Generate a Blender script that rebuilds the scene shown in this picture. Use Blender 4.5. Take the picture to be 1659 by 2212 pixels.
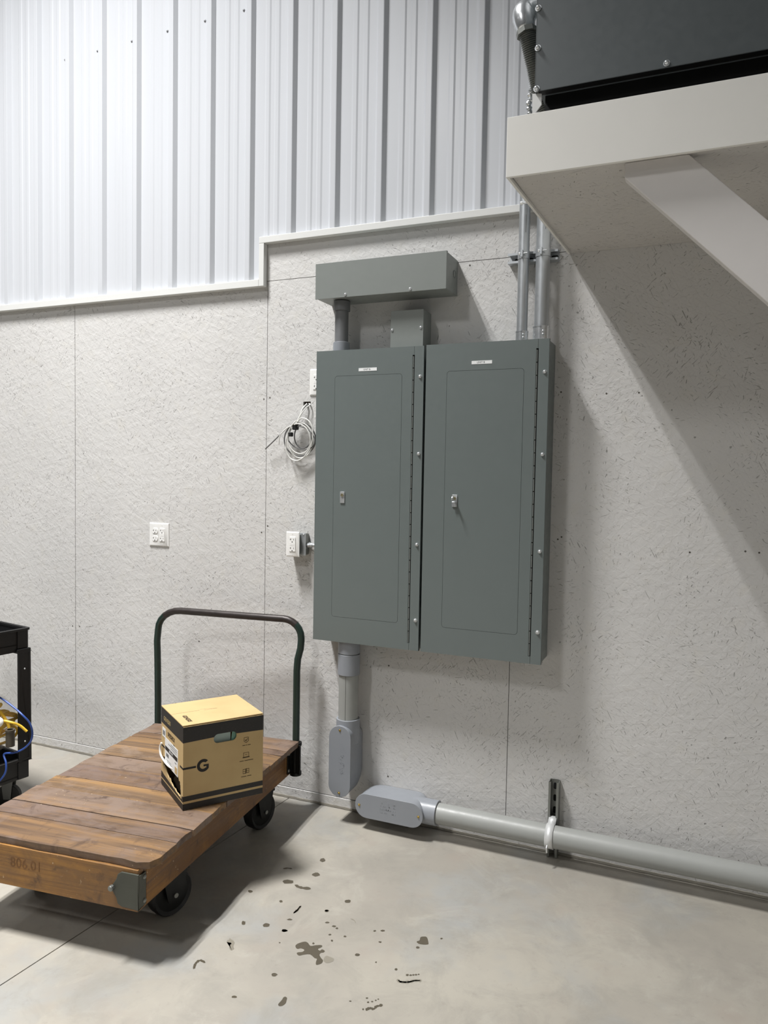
import bpy, bmesh, math, random
from mathutils import Matrix, Vector, Euler
for o in list(bpy.data.objects): bpy.data.objects.remove(o)
S = bpy.context.scene
COL = S.collection
R = math.radians
# ------------------------------------------------------------------ camera
IW, IH, FPX = 1659.0, 2212.0, 1636.5
cam = bpy.data.objects.new('camera', bpy.data.cameras.new('camera')); COL.objects.link(cam)
cam.location = (3.1962, -3.1485, 1.5737)
cam.rotation_euler = (1.5224, -0.0176, 0.4064)
cam.data.sensor_fit = 'VERTICAL'; cam.data.sensor_height = 36; cam.data.lens = FPX/IH*36
cam.data.clip_start = .05
S.camera = cam
# ------------------------------------------------------------------ light
w = bpy.data.worlds.new('world'); S.world = w; w.use_nodes = True
w.node_tree.nodes['Background'].inputs[0].default_value = (.93, .97, 1, 1)
w.node_tree.nodes['Background'].inputs[1].default_value = .065
def strip_light(name, x, y, z, sx, sy, power, spread):
    l = bpy.data.lights.new(name, 'AREA'); l.shape = 'RECTANGLE'; l.size = sx; l.size_y = sy
    l.energy = power; l.color = (1, .99, .98); l.spread = R(spread)
    o = bpy.data.objects.new(name, l); COL.objects.link(o); o.location = (x, y, z)
for lx, ly, p, sp in ((.18, -1.98, 158, 93), (-.1, -6.6, 100, 160), (-1.2, -11.2, 60, 165), (-5.0, -1.98, 50, 100), (-5.2, -6.6, 22, 160)):
    for s in (-1, 1): strip_light('high_bay_lamp', lx+s*.155, ly, 6.6, .07, 1.2, p, sp)
vs = S.view_settings
vs.view_transform = 'Standard'; vs.look = 'None'; vs.exposure = -0.36; vs.gamma = 1; vs.use_curve_mapping = False

# ------------------------------------------------------------------ helpers
CR = cam.rotation_euler.to_matrix(); CL = Vector(cam.location)
def ray(u, v): return CR @ Vector(((u-IW/2)/FPX, -(v-IH/2)/FPX, -1))
def Yp(u, v, y): d = ray(u, v); return CL + d*((y-CL.y)/d.y)
def Zp(u, v, z): d = ray(u, v); return CL + d*((z-CL.z)/d.z)

def lin(c): return tuple((x/12.92 if x <= .04045 else ((x+.055)/1.055)**2.4) for x in [k/255 for k in c])

class NT:
    def __init__(s, name):
        s.m = bpy.data.materials.new(name); s.m.use_nodes = True; s.t = s.m.node_tree
        s.b = s.t.nodes['Principled BSDF']
    def n(s, typ, ins=None, **kw):
        x = s.t.nodes.new(typ)
        for k, v in kw.items(): setattr(x, k, v)
        for k, v in (ins or {}).items(): s.set(x.inputs[k], v)
        return x
    def set(s, sock, v):
        if isinstance(v, bpy.types.NodeSocket): s.t.links.new(v, sock)
        elif isinstance(v, (tuple, list)) and sock.type == 'RGBA' and len(v) == 3: sock.default_value = (*v, 1)
        else: sock.default_value = v
    def coord(s, which='Object'): return s.n('ShaderNodeTexCoord').outputs[which]
    def map(s, vec, scale=(1,1,1), rot=(0,0,0), loc=(0,0,0)):
        return s.n('ShaderNodeMapping', {'Vector': vec, 'Scale': scale, 'Rotation': rot, 'Location': loc}).outputs[0]
    def noise(s, vec, scale, detail=2, rough=.5, dist=0):
        return s.n('ShaderNodeTexNoise', {'Vector': vec, 'Scale': scale, 'Detail': detail, 'Roughness': rough, 'Distortion': dist}).outputs['Fac']
    def ramp(s, f, a, b, ca=0., cb=1.):
        return s.n('ShaderNodeMapRange', {'Value': f, 'From Min': a, 'From Max': b, 'To Min': ca, 'To Max': cb}).outputs[0]
    def math(s, op, a, b=0., clamp=False):
        x = s.n('ShaderNodeMath', operation=op, use_clamp=clamp); s.set(x.inputs[0], a); s.set(x.inputs[1], b); return x.outputs[0]
    def mix(s, f, a, b, mode='MIX'):
        x = s.n('ShaderNodeMix', data_type='RGBA', blend_type=mode, clamp_factor=True)
        s.set(x.inputs[0], f); s.set(x.inputs[6], a); s.set(x.inputs[7], b); return x.outputs[2]
    def bump(s, h, strength=.3, dist=.002):
        s.set(s.b.inputs['Normal'], s.n('ShaderNodeBump', {'Height': h, 'Strength': strength, 'Distance': dist}).outputs[0])
    def out(s, **kw):
        for k, v in kw.items(): s.set(s.b.inputs[k.replace('_', ' ')], v)
        return s.m

M = {}
def simple(name, rgb, rough=.5, metal=0., var=.06, bump=0., bscale=200, spec=.5, coat=0.):
    t = NT(name); c = t.coord(); n = t.noise(c, 9, 4)
    col = lin(rgb)
    t.out(Base_Color=t.mix(n, tuple(x*(1-var) for x in col), tuple(min(1, x*(1+var)) for x in col)), Metallic=metal,
          Roughness=t.ramp(t.noise(c, 40, 3), .3, .7, rough*.88, min(1, rough*1.12)))
    t.b.inputs['Specular IOR Level'].default_value = spec
    t.b.inputs['Coat Weight'].default_value = coat
    if bump: t.bump(t.noise(c, bscale, 3), bump, .001)
    M[name] = t.m; return t.m

def osb(name, rgb, axis='Y', crevice_shade=1.):
    t = NT(name); c = t.coord()
    dash = None
    rnd = random.Random(4)
    hgt = t.math('MULTIPLY', t.noise(c, 900, 2), .08)
    for k, a in enumerate((12, 47, 78, 118, 152, -30)):
        sc = (26+9*(k % 3), 26+9*(k % 3), 200+70*(k % 2))
        rot = (0, R(a), 0) if axis == 'Y' else (R(a), 0, 0)
        if axis == 'Z': rot = (0, 0, R(a)); sc = (sc[0], sc[2], 10)
        if axis == 'X': sc = (10, sc[0], sc[2])
        off = tuple(rnd.uniform(0, 9) for _ in range(3))
        v1 = t.map(t.map(c, rot=rot), scale=sc, loc=off)
        d = t.ramp(t.noise(v1, 1, 1, dist=.5), .70, .77)
        m = t.ramp(t.noise(t.map(c, loc=off), 4.5, 3), .50, .62)
        d = t.math('MULTIPLY', d, m)
        dash = d if dash is None else t.math('MAXIMUM', dash, d)
        # broad flake relief
        v2 = t.map(t.map(c, rot=rot), scale=tuple(x*(.26 if x < 100 else .19) for x in sc), loc=off)
        fl = t.ramp(t.noise(v2, 1, 1), .50, .54)
        hgt = t.math('ADD', hgt, t.math('MULTIPLY', fl, .09))
    pits = t.ramp(t.noise(c, 55, 1), .755, .80)
    dash = t.math('MAXIMUM', dash, pits)
    hgt = t.math('SUBTRACT', hgt, t.math('MULTIPLY', dash, 1.3))
    col = lin(rgb)
    base = t.mix(t.ramp(t.noise(c, 1.6, 3), .35, .65), tuple(x*.965 for x in col), tuple(min(1, x*1.03) for x in col))
    base = t.mix(t.ramp(t.noise(c, 14, 3), .55, .75, 0, .25), base, lin((206, 202, 190)))
    base = t.mix(t.math('MULTIPLY', dash, 0.50*crevice_shade), base, lin((112, 108, 102)))  # grooves and pits also darkened in the colour, as painted-in shade
    t.bump(hgt, .9, .0026)
    t.out(Base_Color=base, Roughness=.62)
    M[name] = t.m
osb('painted_osb', (206, 205, 203))
osb('painted_osb_side', (206, 205, 203), 'X')
osb('painted_osb_under', (200, 197, 193), 'Z')

def metal_paint(name, rgb, rough):
    t = NT(name); c = t.coord(); col = lin(rgb)
    n = t.noise(t.map(c, scale=(7, 7, .5)), 1, 3)
    t.out(Base_Color=t.mix(n, tuple(x*.97 for x in col), tuple(min(1, x*1.02) for x in col)), Roughness=rough)
    t.b.inputs['Specular IOR Level'].default_value = .38
    t.bump(t.noise(t.map(c, scale=(11, 11, 1.2)), 1, 2), .10, .006)
    M[name] = t.m
metal_paint('white_siding', (202, 205, 210), .30)
simple('white_trim', (222, 223, 221), .38, var=.02)
simple('fascia_white', (234, 233, 228), .45, var=.02)
simple('panel_grey', (105, 113, 112), .36, var=.03, bump=.06, bscale=900)
simple('box_grey', (128, 133, 130), .42, var=.03, bump=.05, bscale=900)
simple('unit_grey', (84, 90, 92), .4, var=.05)
simple('dark_gap', (12, 12, 12), .8)
simple('steel', (215, 218, 220), .35, .75, var=.08)
simple('galvanized', (190, 194, 197), .42, .75, var=.10)
simple('zinc_bright', (228, 231, 233), .26, .8, var=.1)
simple('dull_steel', (140, 142, 138), .5, .85, var=.15)
simple('old_iron', (84, 78, 68), .6, .3, var=.3)
simple('strap_zinc', (224, 226, 226), .4, .35, var=.06)
simple('screw_grey', (150, 152, 155), .5, var=.1)
simple('old_brass', (158, 150, 122), .4, .6)
simple('nail_grey', (86, 82, 76), .7)
simple('brass', (190, 165, 95), .35, 1)
simple('pvc_fitting', (140, 144, 150), .38, var=.04)
simple('pvc_pipe', (152, 154, 151), .42, var=.07)
simple('pvc_dark', (112, 114, 116), .45, var=.05)
simple('white_plastic', (240, 240, 238), .3, var=.01)
simple('slot_dark', (45, 43, 42), .7)
simple('cable_white', (228, 228, 224), .4)
simple('cable_shaded', (98, 98, 98), .45)  # shadowed side of the white cables, put in as a darker colour
simple('black_strap', (18, 18, 18), .6)
simple('black_plastic', (15, 15, 17), .5, var=.2, bump=.15, bscale=350)
simple('grey_plastic', (96, 98, 96), .5)
simple('rubber', (16, 16, 17), .6, var=.25)
simple('tread', (92, 92, 94), .8, var=.2)
simple('green_paint', (28, 46, 40), .35, var=.4)
simple('handle_worn', (52, 46, 44), .38, .3, var=.3)
simple('green_grey', (74, 76, 68), .5, .2, var=.25)
simple('black_iron', (13, 14, 14), .5, .3, var=.3)
simple('yellow_cord', (240, 196, 60), .4)
simple('blue_cable', (44, 76, 150), .4)
simple('clear_bag', (205, 203, 198), .3)
simple('paper_label', (232, 234, 234), .5, var=.01)
simple('ink', (112, 114, 116), .7)
simple('ink_black', (28, 25, 23), .7, var=.2)
simple('ink_brown', (62, 46, 24), .75, var=.15)
simple('gold_ink', (150, 132, 88), .6)
simple('bag_green', (172, 192, 188), .35)
simple('bag_teal', (128, 176, 158), .35)
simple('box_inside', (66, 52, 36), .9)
simple('sealant', (142, 138, 128), .8, var=.2, bump=.5, bscale=120)
simple('brace_paint', (220, 217, 215), .55, var=.03, bump=.15, bscale=90)
simple('cavity_shade', (58, 46, 36), .9)  # wall core coloured dark so the cable hole looks like a shaded cavity
simple('faded_stencil', (112, 78, 44), .8, var=.5)

def cardboard():
    t = NT('cardboard'); c = t.coord()
    a, b = lin((184, 158, 112)), lin((194, 169, 122))
    col = t.mix(t.ramp(t.noise(c, 7, 5), .3, .7), a, b)
    col = t.mix(t.ramp(t.noise(c, 130, 2), .72, .78, 0, .5), col, lin((150, 120, 74)))
    t.bump(t.noise(t.map(c, scale=(1, 1, 150)), 1, 1), .05, .001)
    t.out(Base_Color=col, Roughness=.8); M['cardboard'] = t.m
cardboard()
def band():
    t = NT('carton_print'); c = t.coord()
    n = t.ramp(t.noise(c, 160, 5, .7), .60, .80)
    t.out(Base_Color=t.mix(n, lin((32, 30, 29)), lin((104, 98, 88))), Roughness=.55); M['carton_print'] = t.m
band()

def wood(name, c0, c1, c2, worn, axis):
    t = NT(name); c = t.coord(); oi = t.n('ShaderNodeObjectInfo').outputs['Random']
    off = t.n('ShaderNodeCombineXYZ', {'X': t.math('MULTIPLY', oi, 13), 'Y': t.math('MULTIPLY', oi, 7)}).outputs[0]
    v = t.n('ShaderNodeVectorMath', operation='ADD'); t.set(v.inputs[0], c); t.set(v.inputs[1], off); v = v.outputs[0]
    sc = {'X': (2.6, 95, 95), 'Y': (95, 2.6, 95)}[axis]
    g = t.noise(t.map(v, scale=sc), 1, 6, .7, .4)
    g2 = t.noise(t.map(v, scale=tuple(x*.16 for x in sc)), 1.6, 5, .65, .3)
    col = t.mix(t.ramp(g, .34, .66), lin(c0), lin(c1))
    col = t.mix(t.ramp(g2, .44, .66, 0, .8), col, lin(c2))
    patch = t.math('ADD', t.noise(t.map(v, scale=tuple((1, 1.6, 1) if axis == 'X' else (1.6, 1, 1))), 4.5, 6, .68, .5), t.math('MULTIPLY', t.math('SUBTRACT', oi, .5), .34))
    col = t.mix(t.ramp(patch, .40, .60, 0, .9), col, lin(worn))
    h2 = t.math('FRACT', t.math('MULTIPLY', oi, 17.3))
    col = t.mix(1, col, t.n('ShaderNodeCombineXYZ', {'X': t.ramp(h2, 0, 1, .74, 1.12), 'Y': t.ramp(h2, 0, 1, .72, 1.12), 'Z': t.ramp(h2, 0, 1, .76, 1.04)}).outputs[0], 'MULTIPLY')
    col = t.mix(t.ramp(t.noise(v, 9, 6, .72, .8), .56, .70, 0, .8), col, lin((62, 44, 34)))
    col = t.mix(t.ramp(t.noise(t.map(v, scale=tuple(x*.5 for x in sc)), 1, 4, .7), .64, .74, 0, .7), col, lin((50, 34, 24)))
    specks = t.math('MULTIPLY', t.ramp(t.noise(v, 90, 2), .70, .76), t.ramp(t.noise(v, 8, 2), .50, .60))
    col = t.mix(t.math('MULTIPLY', specks, .75), col, lin((214, 192, 160)))
    t.bump(t.math('ADD', g, t.math('MULTIPLY', t.noise(v, 60, 3), .5)), .5, .0015)
    t.out(Base_Color=col, Roughness=t.ramp(g2, .3, .7, .42, .66)); M[name] = t.m
wood('deck_wood', (82, 64, 49), (122, 96, 70), (150, 115, 72), (126, 108, 96), 'Y')
wood('frame_wood', (90, 58, 26), (146, 102, 46), (166, 118, 54), (108, 74, 40), 'X')
wood('end_wood', (92, 60, 30), (156, 112, 56), (190, 138, 66), (116, 84, 50), 'Y')

def concrete():
    t = NT('concrete'); c = t.coord()
    a, b, d = lin((165, 160, 149)), lin((151, 146, 137)), lin((150, 151, 149))
    col = t.mix(t.ramp(t.noise(c, 1.3, 5, .6), .38, .62), a, b)
    col = t.mix(t.ramp(t.noise(t.map(c, loc=(3, 7, 0)), 2.1, 4, .65), .5, .68, 0, .85), col, d)
    col = t.mix(t.ramp(t.noise(t.map(c, loc=(8, 1, 0)), 2.8, 4, .7), .55, .75, 0, .6), col, lin((154, 144, 134)))
    col = t.mix(t.ramp(t.noise(t.map(c, loc=(2, 5, 0)), 5.5, 6, .72, .6), .46, .66, 0, .55), col, lin((139, 136, 128)))
    col = t.mix(t.ramp(t.noise(t.map(c, loc=(6, 3, 0)), 3.6, 6, .7, .8), .54, .72, 0, .6), col, lin((172, 168, 158)))
    col = t.mix(t.ramp(t.noise(c, 24, 4, .7), .60, .8, 0, .35), col, lin((118, 113, 104)))
    col = t.mix(t.ramp(t.noise(c, 70, 3), .70, .8, 0, .35), col, lin((180, 175, 162)))
    t.bump(t.noise(c, 160, 4, .6), .12, .001)
    t.out(Base_Color=col, Roughness=t.ramp(t.noise(c, 3, 4), .35, .65, .42, .62)); M['concrete'] = t.m
concrete()
simple('wet_concrete', (84, 78, 66), .30, var=.18, spec=.5)
simple('damp_concrete', (132, 127, 115), .45, var=.1)

class MB:
    def __init__(s): s.v = []; s.f = []
    def add(s, v, f):
        o = len(s.v); s.v += [Vector(p) for p in v]; s.f += [tuple(i+o for i in x) for x in f]; return s
    def box(s, x0, x1, y0, y1, z0, z1):
        v = [(x, y, z) for x in (x0, x1) for y in (y0, y1) for z in (z0, z1)]
        return s.add(v, [(0,1,3,2),(4,6,7,5),(0,4,5,1),(2,3,7,6),(0,2,6,4),(1,5,7,3)])
    def tube(s, pts, r, n=12, closed=False, cap=True):
        pts = [Vector(p) for p in pts]; N = len(pts); rs = r if isinstance(r, (list, tuple)) else [r]*N
        v = []; f = []; prev = None
        for i, p in enumerate(pts):
            if closed: t = pts[(i+1) % N]-pts[i-1]
            else: t = pts[min(i+1, N-1)]-pts[max(i-1, 0)]
            t.normalize()
            if prev is None:
                a = Vector((0, 0, 1)) if abs(t.z) < .9 else Vector((1, 0, 0))
                u = t.cross(a).normalized()
            else:
                u = prev-t*prev.dot(t); u.normalize()
            prev = u; w_ = t.cross(u)
            for k in range(n):
                q = 2*math.pi*k/n; v.append(p+(u*math.cos(q)+w_*math.sin(q))*rs[i])
        for i in range(N if closed else N-1):
            j = (i+1) % N
            for k in range(n): f.append((i*n+k, i*n+(k+1) % n, j*n+(k+1) % n, j*n+k))
        if cap and not closed: f.append(tuple(range(n-1, -1, -1))); f.append(tuple((N-1)*n+k for k in range(n)))
        return s.add(v, f)
    def cyl(s, p0, p1, r, n=20, r1=None): return s.tube([p0, p1], [r, r if r1 is None else r1], n)
    def ring(s, p0, p1, ro, ri, n=32):
        p0, p1 = Vector(p0), Vector(p1); t = (p1-p0).normalized()
        a = Vector((0, 0, 1)) if abs(t.z) < .9 else Vector((1, 0, 0)); u = t.cross(a).normalized(); w_ = t.cross(u)
        v = []
        for p, r in ((p0, ro), (p1, ro), (p1, ri), (p0, ri)):
            for k in range(n): q = 2*math.pi*k/n; v.append(p+(u*math.cos(q)+w_*math.sin(q))*r)
        f = [(j*n+k, j*n+(k+1) % n, ((j+1) % 4)*n+(k+1) % n, ((j+1) % 4)*n+k) for j in range(4) for k in range(n)]
        return s.add(v, f)
    def dome(s, c, axis, r, h, n=14, m=4):
        c = Vector(c); t = Vector(axis).normalized(); a = Vector((0, 0, 1)) if abs(t.z) < .9 else Vector((1, 0, 0))
        u = t.cross(a).normalized(); w_ = t.cross(u); v = []; f = []
        for i in range(m):
            q = math.pi/2*i/m; rr = r*math.cos(q); hh = h*math.sin(q)
            for k in range(n): z = 2*math.pi*k/n; v.append(c+t*hh+(u*math.cos(z)+w_*math.sin(z))*rr)
        v.append(c+t*h)
        for i in range(m-1):
            for k in range(n): f.append((i*n+k, i*n+(k+1) % n, (i+1)*n+(k+1) % n, (i+1)*n+k))
        for k in range(n): f.append(((m-1)*n+k, (m-1)*n+(k+1) % n, m*n))
        f.append(tuple(range(n-1, -1, -1)))
        return s.add(v, f)
    def plate(s, outer, holes, t0, t1, fn):
        """flat plate with holes; outline in 2D (a,b); fn(a,b,t) -> 3D; t0..t1 thickness range"""
        cu = bpy.data.curves.new('tmp', 'CURVE'); cu.dimensions = '2D'; cu.fill_mode = 'BOTH'; cu.extrude = .5
        for lp in [outer]+list(holes):
            sp = cu.splines.new('POLY'); sp.points.add(len(lp)-1); sp.use_cyclic_u = True
            for p, q in zip(sp.points, lp): p.co = (q[0], q[1], 0, 1)
        ob = bpy.data.objects.new('tmp', cu); me = bpy.data.meshes.new_from_object(ob)
        s.add([fn(p.co.x, p.co.y, t0+(p.co.z+.5)*(t1-t0)) for p in me.vertices], [tuple(q.vertices) for q in me.polygons])
        bpy.data.objects.remove(ob); bpy.data.curves.remove(cu); bpy.data.meshes.remove(me); return s
    def text(s, txt, size, t0, t1, fn, bold=0., align='CENTER', width=None):
        cu = bpy.data.curves.new('tmp', 'FONT'); cu.body = txt; cu.size = size; cu.extrude = .5; cu.offset = bold
        cu.align_x = align; cu.align_y = 'CENTER'; cu.resolution_u = 3
        ob = bpy.data.objects.new('tmp', cu); me = bpy.data.meshes.new_from_object(ob)
        xs = [p.co.x for p in me.vertices]; k = width/(max(xs)-min(xs)) if width else 1
        s.add([fn(p.co.x*k, p.co.y, t0+(p.co.z+.5)*(t1-t0)) for p in me.vertices], [tuple(q.vertices) for q in me.polygons])
        bpy.data.objects.remove(ob); bpy.data.curves.remove(cu); bpy.data.meshes.remove(me); return s
    def xform(s, fn): s.v = [Vector(fn(p)) for p in s.v]; return s
    def build(s, name, mat, parent=None, world=True, bevel=0., smooth=True, seg=2, loc=None):
        """vertices in world coordinates (world=True) or in the root's local coordinates"""
        mat = M[mat] if isinstance(mat, str) else mat
        v = s.v
        if world and parent is not None:
            mw = Matrix.Identity(4); p = parent
            while p: mw = p.matrix_basis @ mw; p = p.parent
            inv = mw.inverted(); v = [inv @ q for q in v]
        if loc is not None: v = [q-Vector(loc) for q in v]
        me = bpy.data.meshes.new(name); me.from_pydata([tuple(q) for q in v], [], s.f)
        bm = bmesh.new(); bm.from_mesh(me); bmesh.ops.remove_doubles(bm, verts=bm.verts, dist=1e-6)
        bmesh.ops.recalc_face_normals(bm, faces=bm.faces); bm.to_mesh(me); bm.free()
        me.materials.append(mat)
        o = bpy.data.objects.new(name, me); COL.objects.link(o); o.parent = parent
        if loc is not None: o.location = loc
        if smooth and len(me.polygons):
            me.polygons.foreach_set('use_smooth', [True]*len(me.polygons)); me.set_sharp_from_angle(angle=R(35))
        if bevel:
            b = o.modifiers.new('bevel', 'BEVEL'); b.width = bevel; b.segments = seg; b.limit_method = 'ANGLE'; b.angle_limit = R(40); b.harden_normals = True
        return o

def thing(name, label, cat, loc=(0,0,0), rotz=0., group=None):
    o = bpy.data.objects.new(name, None); COL.objects.link(o); o.location = loc; o.rotation_euler = (0, 0, rotz)
    o.empty_display_size = .1
    o['label'] = label; o['category'] = cat
    if group: o['group'] = group
    return o
def tag(o, label, cat, group=None):
    o['label'] = label; o['category'] = cat
    if group: o['group'] = group
    return o
def struct(o): o['kind'] = 'structure'; return o
def inst(proto, parent, loc, rot=None):
    """a further copy of an alike piece, sharing mesh data; loc in world coordinates"""
    c = proto.copy(); COL.objects.link(c); c.parent = parent
    mw = Matrix.Identity(4); p = parent
    while p: mw = p.matrix_basis @ mw; p = p.parent
    c.location = mw.inverted() @ Vector(loc)
    if rot: c.rotation_euler = rot
    return c
def rrect(x0, x1, z0, z1, r, n=5):
    o = []
    for cx, cz, a in ((x1-r, z1-r, 0), (x0+r, z1-r, 90), (x0+r, z0+r, 180), (x1-r, z0+r, 270)):
        for k in range(n+1): q = R(a+90*k/n); o.append((cx+r*math.cos(q), cz+r*math.sin(q)))
    return o
def bez(pts, n=10):
    """smooth curve through points (Catmull-Rom)"""
    P_ = [Vector(p) for p in pts]; P_ = [2*P_[0]-P_[1]]+P_+[2*P_[-1]-P_[-2]]; out = []
    for i in range(1, len(P_)-2):
        a, b, c, d = P_[i-1:i+3]
        for k in range(n):
            t = k/n; out.append(.5*((2*b)+(c-a)*t+(2*a-5*b+4*c-d)*t*t+(-a+3*b-3*c+d)*t**3))
    out.append(P_[-2]); return out
XZ = lambda a, b, t: (a, t, b)       # plates parallel to the back wall
_screw = {}
def screw(parent, x, y, z, r=.006, mat='steel', name='screw', axis=(0,-1,0), h=None):
    """round-head screw standing out of a surface at (x,y,z)"""
    key = (r, mat, name, axis, h)
    if key not in _screw:
        b = MB(); a = Vector(axis); b.cyl(a*-.001, a*(r*.25), r*1.25, 14); b.dome(a*(r*.25), a, r, h or r*.75)
        o = b.build(name, mat, parent, world=False); _screw[key] = o
        mw = Matrix.Identity(4); p = parent
        while p: mw = p.matrix_basis @ mw; p = p.parent
        o.location = mw.inverted() @ Vector((x, y, z)); return o
    return inst(_screw[key], parent, (x, y, z))

# ------------------------------------------------------------------ floor
JA, JB = Zp(0, 2129, 0), Zp(225, 1983, 0)
jd = (JB-JA).normalized(); jn = Vector((-jd.y, jd.x, 0))
pA, pB = JA-jd*7, JA+jd*((-.0-JA.y)/jd.y) if abs(jd.y) > .2 else JB
fl = MB()
X0, X1, Y0, Y1 = -3.2, 4.3, -6.5, .12
def joint_x(y): return JA.x+jd.x*(y-JA.y)/jd.y
g = .0022
ys = (Y0, Y1)
L_ = [(joint_x(y)-g, y) for y in ys]; R_ = [(joint_x(y)+g, y) for y in ys]
fl.add([(X0,Y0,0),(L_[0][0],Y0,0),(L_[1][0],Y1,0),(X0,Y1,0)], [(0,1,2,3)])
fl.add([(R_[0][0],Y0,0),(X1,Y0,0),(X1,Y1,0),(R_[1][0],Y1,0)], [(0,1,2,3)])
fl.add([(L_[0][0],Y0,0),(L_[1][0],Y1,0),(L_[1][0],Y1,-.006),(L_[0][0],Y0,-.006),(R_[0][0],Y0,0),(R_[1][0],Y1,0),(R_[1][0],Y1,-.006),(R_[0][0],Y0,-.006)],
       [(0,1,2,3),(3,2,6,7),(7,6,5,4)])
fl.add([(X0,Y0,-.1),(X1,Y0,-.1),(X1,Y1,-.1),(X0,Y1,-.1)], [(0,3,2,1)])
floor = struct(fl.build('floor', 'concrete', smooth=False))

# ------------------------------------------------------------------ back wall
core = MB().box(-3.2, 4.3, .0145, .12, 0, 5.3)
wall = struct(core.build('wall_back', 'cavity_shade', smooth=False))
ZB, ZT, G = .053, 2.4914, .0014
hole = (1.4197, 1.4600, 1.8960, 1.9140)
def sheet(x0, x1, z0, z1, holes=()):
    xs = sorted({x0, x1, *[h for q in holes for h in q[:2]]}); zs = sorted({z0, z1, *[h for q in holes for h in q[2:]]})
    b = MB()
    if not holes: b.box(x0, x1, 0, .012, z0, z1)
    else:
        h = holes[0]
        for a0, a1, c0, c1 in ((x0, h[0], z0, z1), (h[1], x1, z0, z1), (h[0], h[1], z0, h[2]), (h[0], h[1], h[3], z1)): b.box(a0, a1, 0, .012, c0, c1)
    return b.build('wood_panel', 'painted_osb', wall, smooth=False)
for i in range(-3, 4):
    x0, x1 = i*1.2192+G, (i+1)*1.2192-G
    x0, x1 = max(x0, -3.2), min(x1, 4.3)
    sheet(x0, x1, ZB+.001, ZT-G, [hole] if i == 1 else ())
sheet(1.2192-.03, 3.62, ZT+G, 2.70); sheet(3.6222, 4.3, ZT+G, 2.70)
MB().box(-3.2, 1.189-.0022, 0, .012, ZT+G, 2.70).build('wood_panel', 'painted_osb', wall, smooth=False)
# sill plate under the panels, a strip of sealant where it meets the slab
base = struct(MB().box(-3.2, 4.15, -.0035, .013, .010, ZB-.0025).build('baseboard_back', 'painted_osb', bevel=.0015))
b = MB(); rnd = random.Random(8); n = 300
prof = [(0, .0), (-.006, .002), (-.005, .0115), (0, .013)]
v = []; f = []
for i in range(n+1):
    x = -3.2+7.35*i/n; k = rnd.uniform(.7, 1.3)
    for (py, pz) in prof: v.append((x, py*k-.0005, pz*rnd.uniform(.9, 1.1)))
    if i:
        for j in range(3): f.append(((i-1)*4+j, (i-1)*4+j+1, i*4+j+1, i*4+j))
b.add(v, f).build('sealant_bead', 'sealant', base)
# ribbed white siding above
PITCH, RX0 = .2286, -.4724
def siding_profile(xa, xb):
    pts = []
    i0 = math.floor((xa-RX0)/PITCH)-1; i1 = math.ceil((xb-RX0)/PITCH)+1
    for i in range(i0, i1+1):
        X = RX0+i*PITCH
        pts += [(X-.042, 0), (X-.027, -.019), (X-.024, -.020), (X-.003, -.020), (X, -.019), (X+.015, 0)]
        for k in (.40, .70):
            c = X+.015+k*(PITCH-.057)
            pts += [(c-.016, 0), (c-.008, -.0032), (c+.008, -.0032), (c+.016, 0)]
    pts.sort(); out = []
    def at(x):
        for (p, q) in zip(pts, pts[1:]):
            if p[0] <= x <= q[0]: return p[1]+(q[1]-p[1])*(x-p[0])/(q[0]-p[0])
    out = [(xa, at(xa))]+[p for p in pts if xa < p[0] < xb]+[(xb, at(xb))]
    return out
def siding(xa, xb, z0, z1=5.3):
    pr = siding_profile(xa, xb); v = []; f = []
    for x, y in pr: v += [(x, y-.004, z0), (x, y-.004, z1)]
    for i in range(len(pr)-1): f.append((2*i, 2*i+2, 2*i+3, 2*i+1))
    o = MB().add(v, f).build('siding_sheet', 'white_siding', wall, smooth=False)
    s = o.modifiers.new('solid', 'SOLIDIFY'); s.thickness = .0006; s.offset = 1
    return o
ST = .9144
edges = [RX0-.0255+ST*k for k in range(-3, 2)]
for a, c in zip(edges, edges[1:]): siding(a, c+.0 if c < 1.2 else 1.203, 2.47)
siding(edges[-1], 1.203, 2.47)
xs_ = [1.203]+[RX0-.0255+ST*k for k in range(2, 7)]
for a, c in zip(xs_, xs_[1:]): siding(a, min(c, 4.3), 2.67)
for u, v_ in ((11,658),(76,652),(143,644),(212,640),(285,633),(361,625),(441,616),(525,610),(10,165),(75,148),(141,129),(211,110),(285,89),(362,67),(443,45),(527,22),(612,512),(700,503),(802,490)):
    p = Yp(u, v_, -.004); screw(wall, p.x, -.004, p.z, .0052, 'white_trim' if v_ > 400 else 'screw_grey')
# nail heads set in the panels
for u, v_ in ((570,862),(583,859),(1015,573),(838,1677),(840,1438),(655,1402),(430,1385),(1205,1165),(1213,1160),(1212,847),(1310,850),(1380,848),(1490,1193),(1610,1191),(1640,1194),(157,1352),(172,1353),(578,1136),(565,1150)):
    p = Yp(u, v_, 0); screw(wall, p.x, .0, p.z, .0029, 'nail_grey', name='nail', h=.0006)
# J-channel trim around the siding
def trim(name, x0, x1, z0, z1):
    return struct(MB().box(x0, x1, -.031, -.0005, z0, z1).build(name, 'white_trim', bevel=.002))
trim('trim_1', -3.2, 1.186, 2.463, 2.496)
trim('trim_2', 1.1865, 1.214, 2.463, 2.663)
trim('trim_3', 1.1865, 4.15, 2.6635, 2.694)
# right-hand wall, outside the picture, that carries the shelf and its brace
struct(MB().box(4.15, 4.27, -4.6, 0, 0, 5.3).build('wall_right', 'painted_osb_side', smooth=False))

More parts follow.
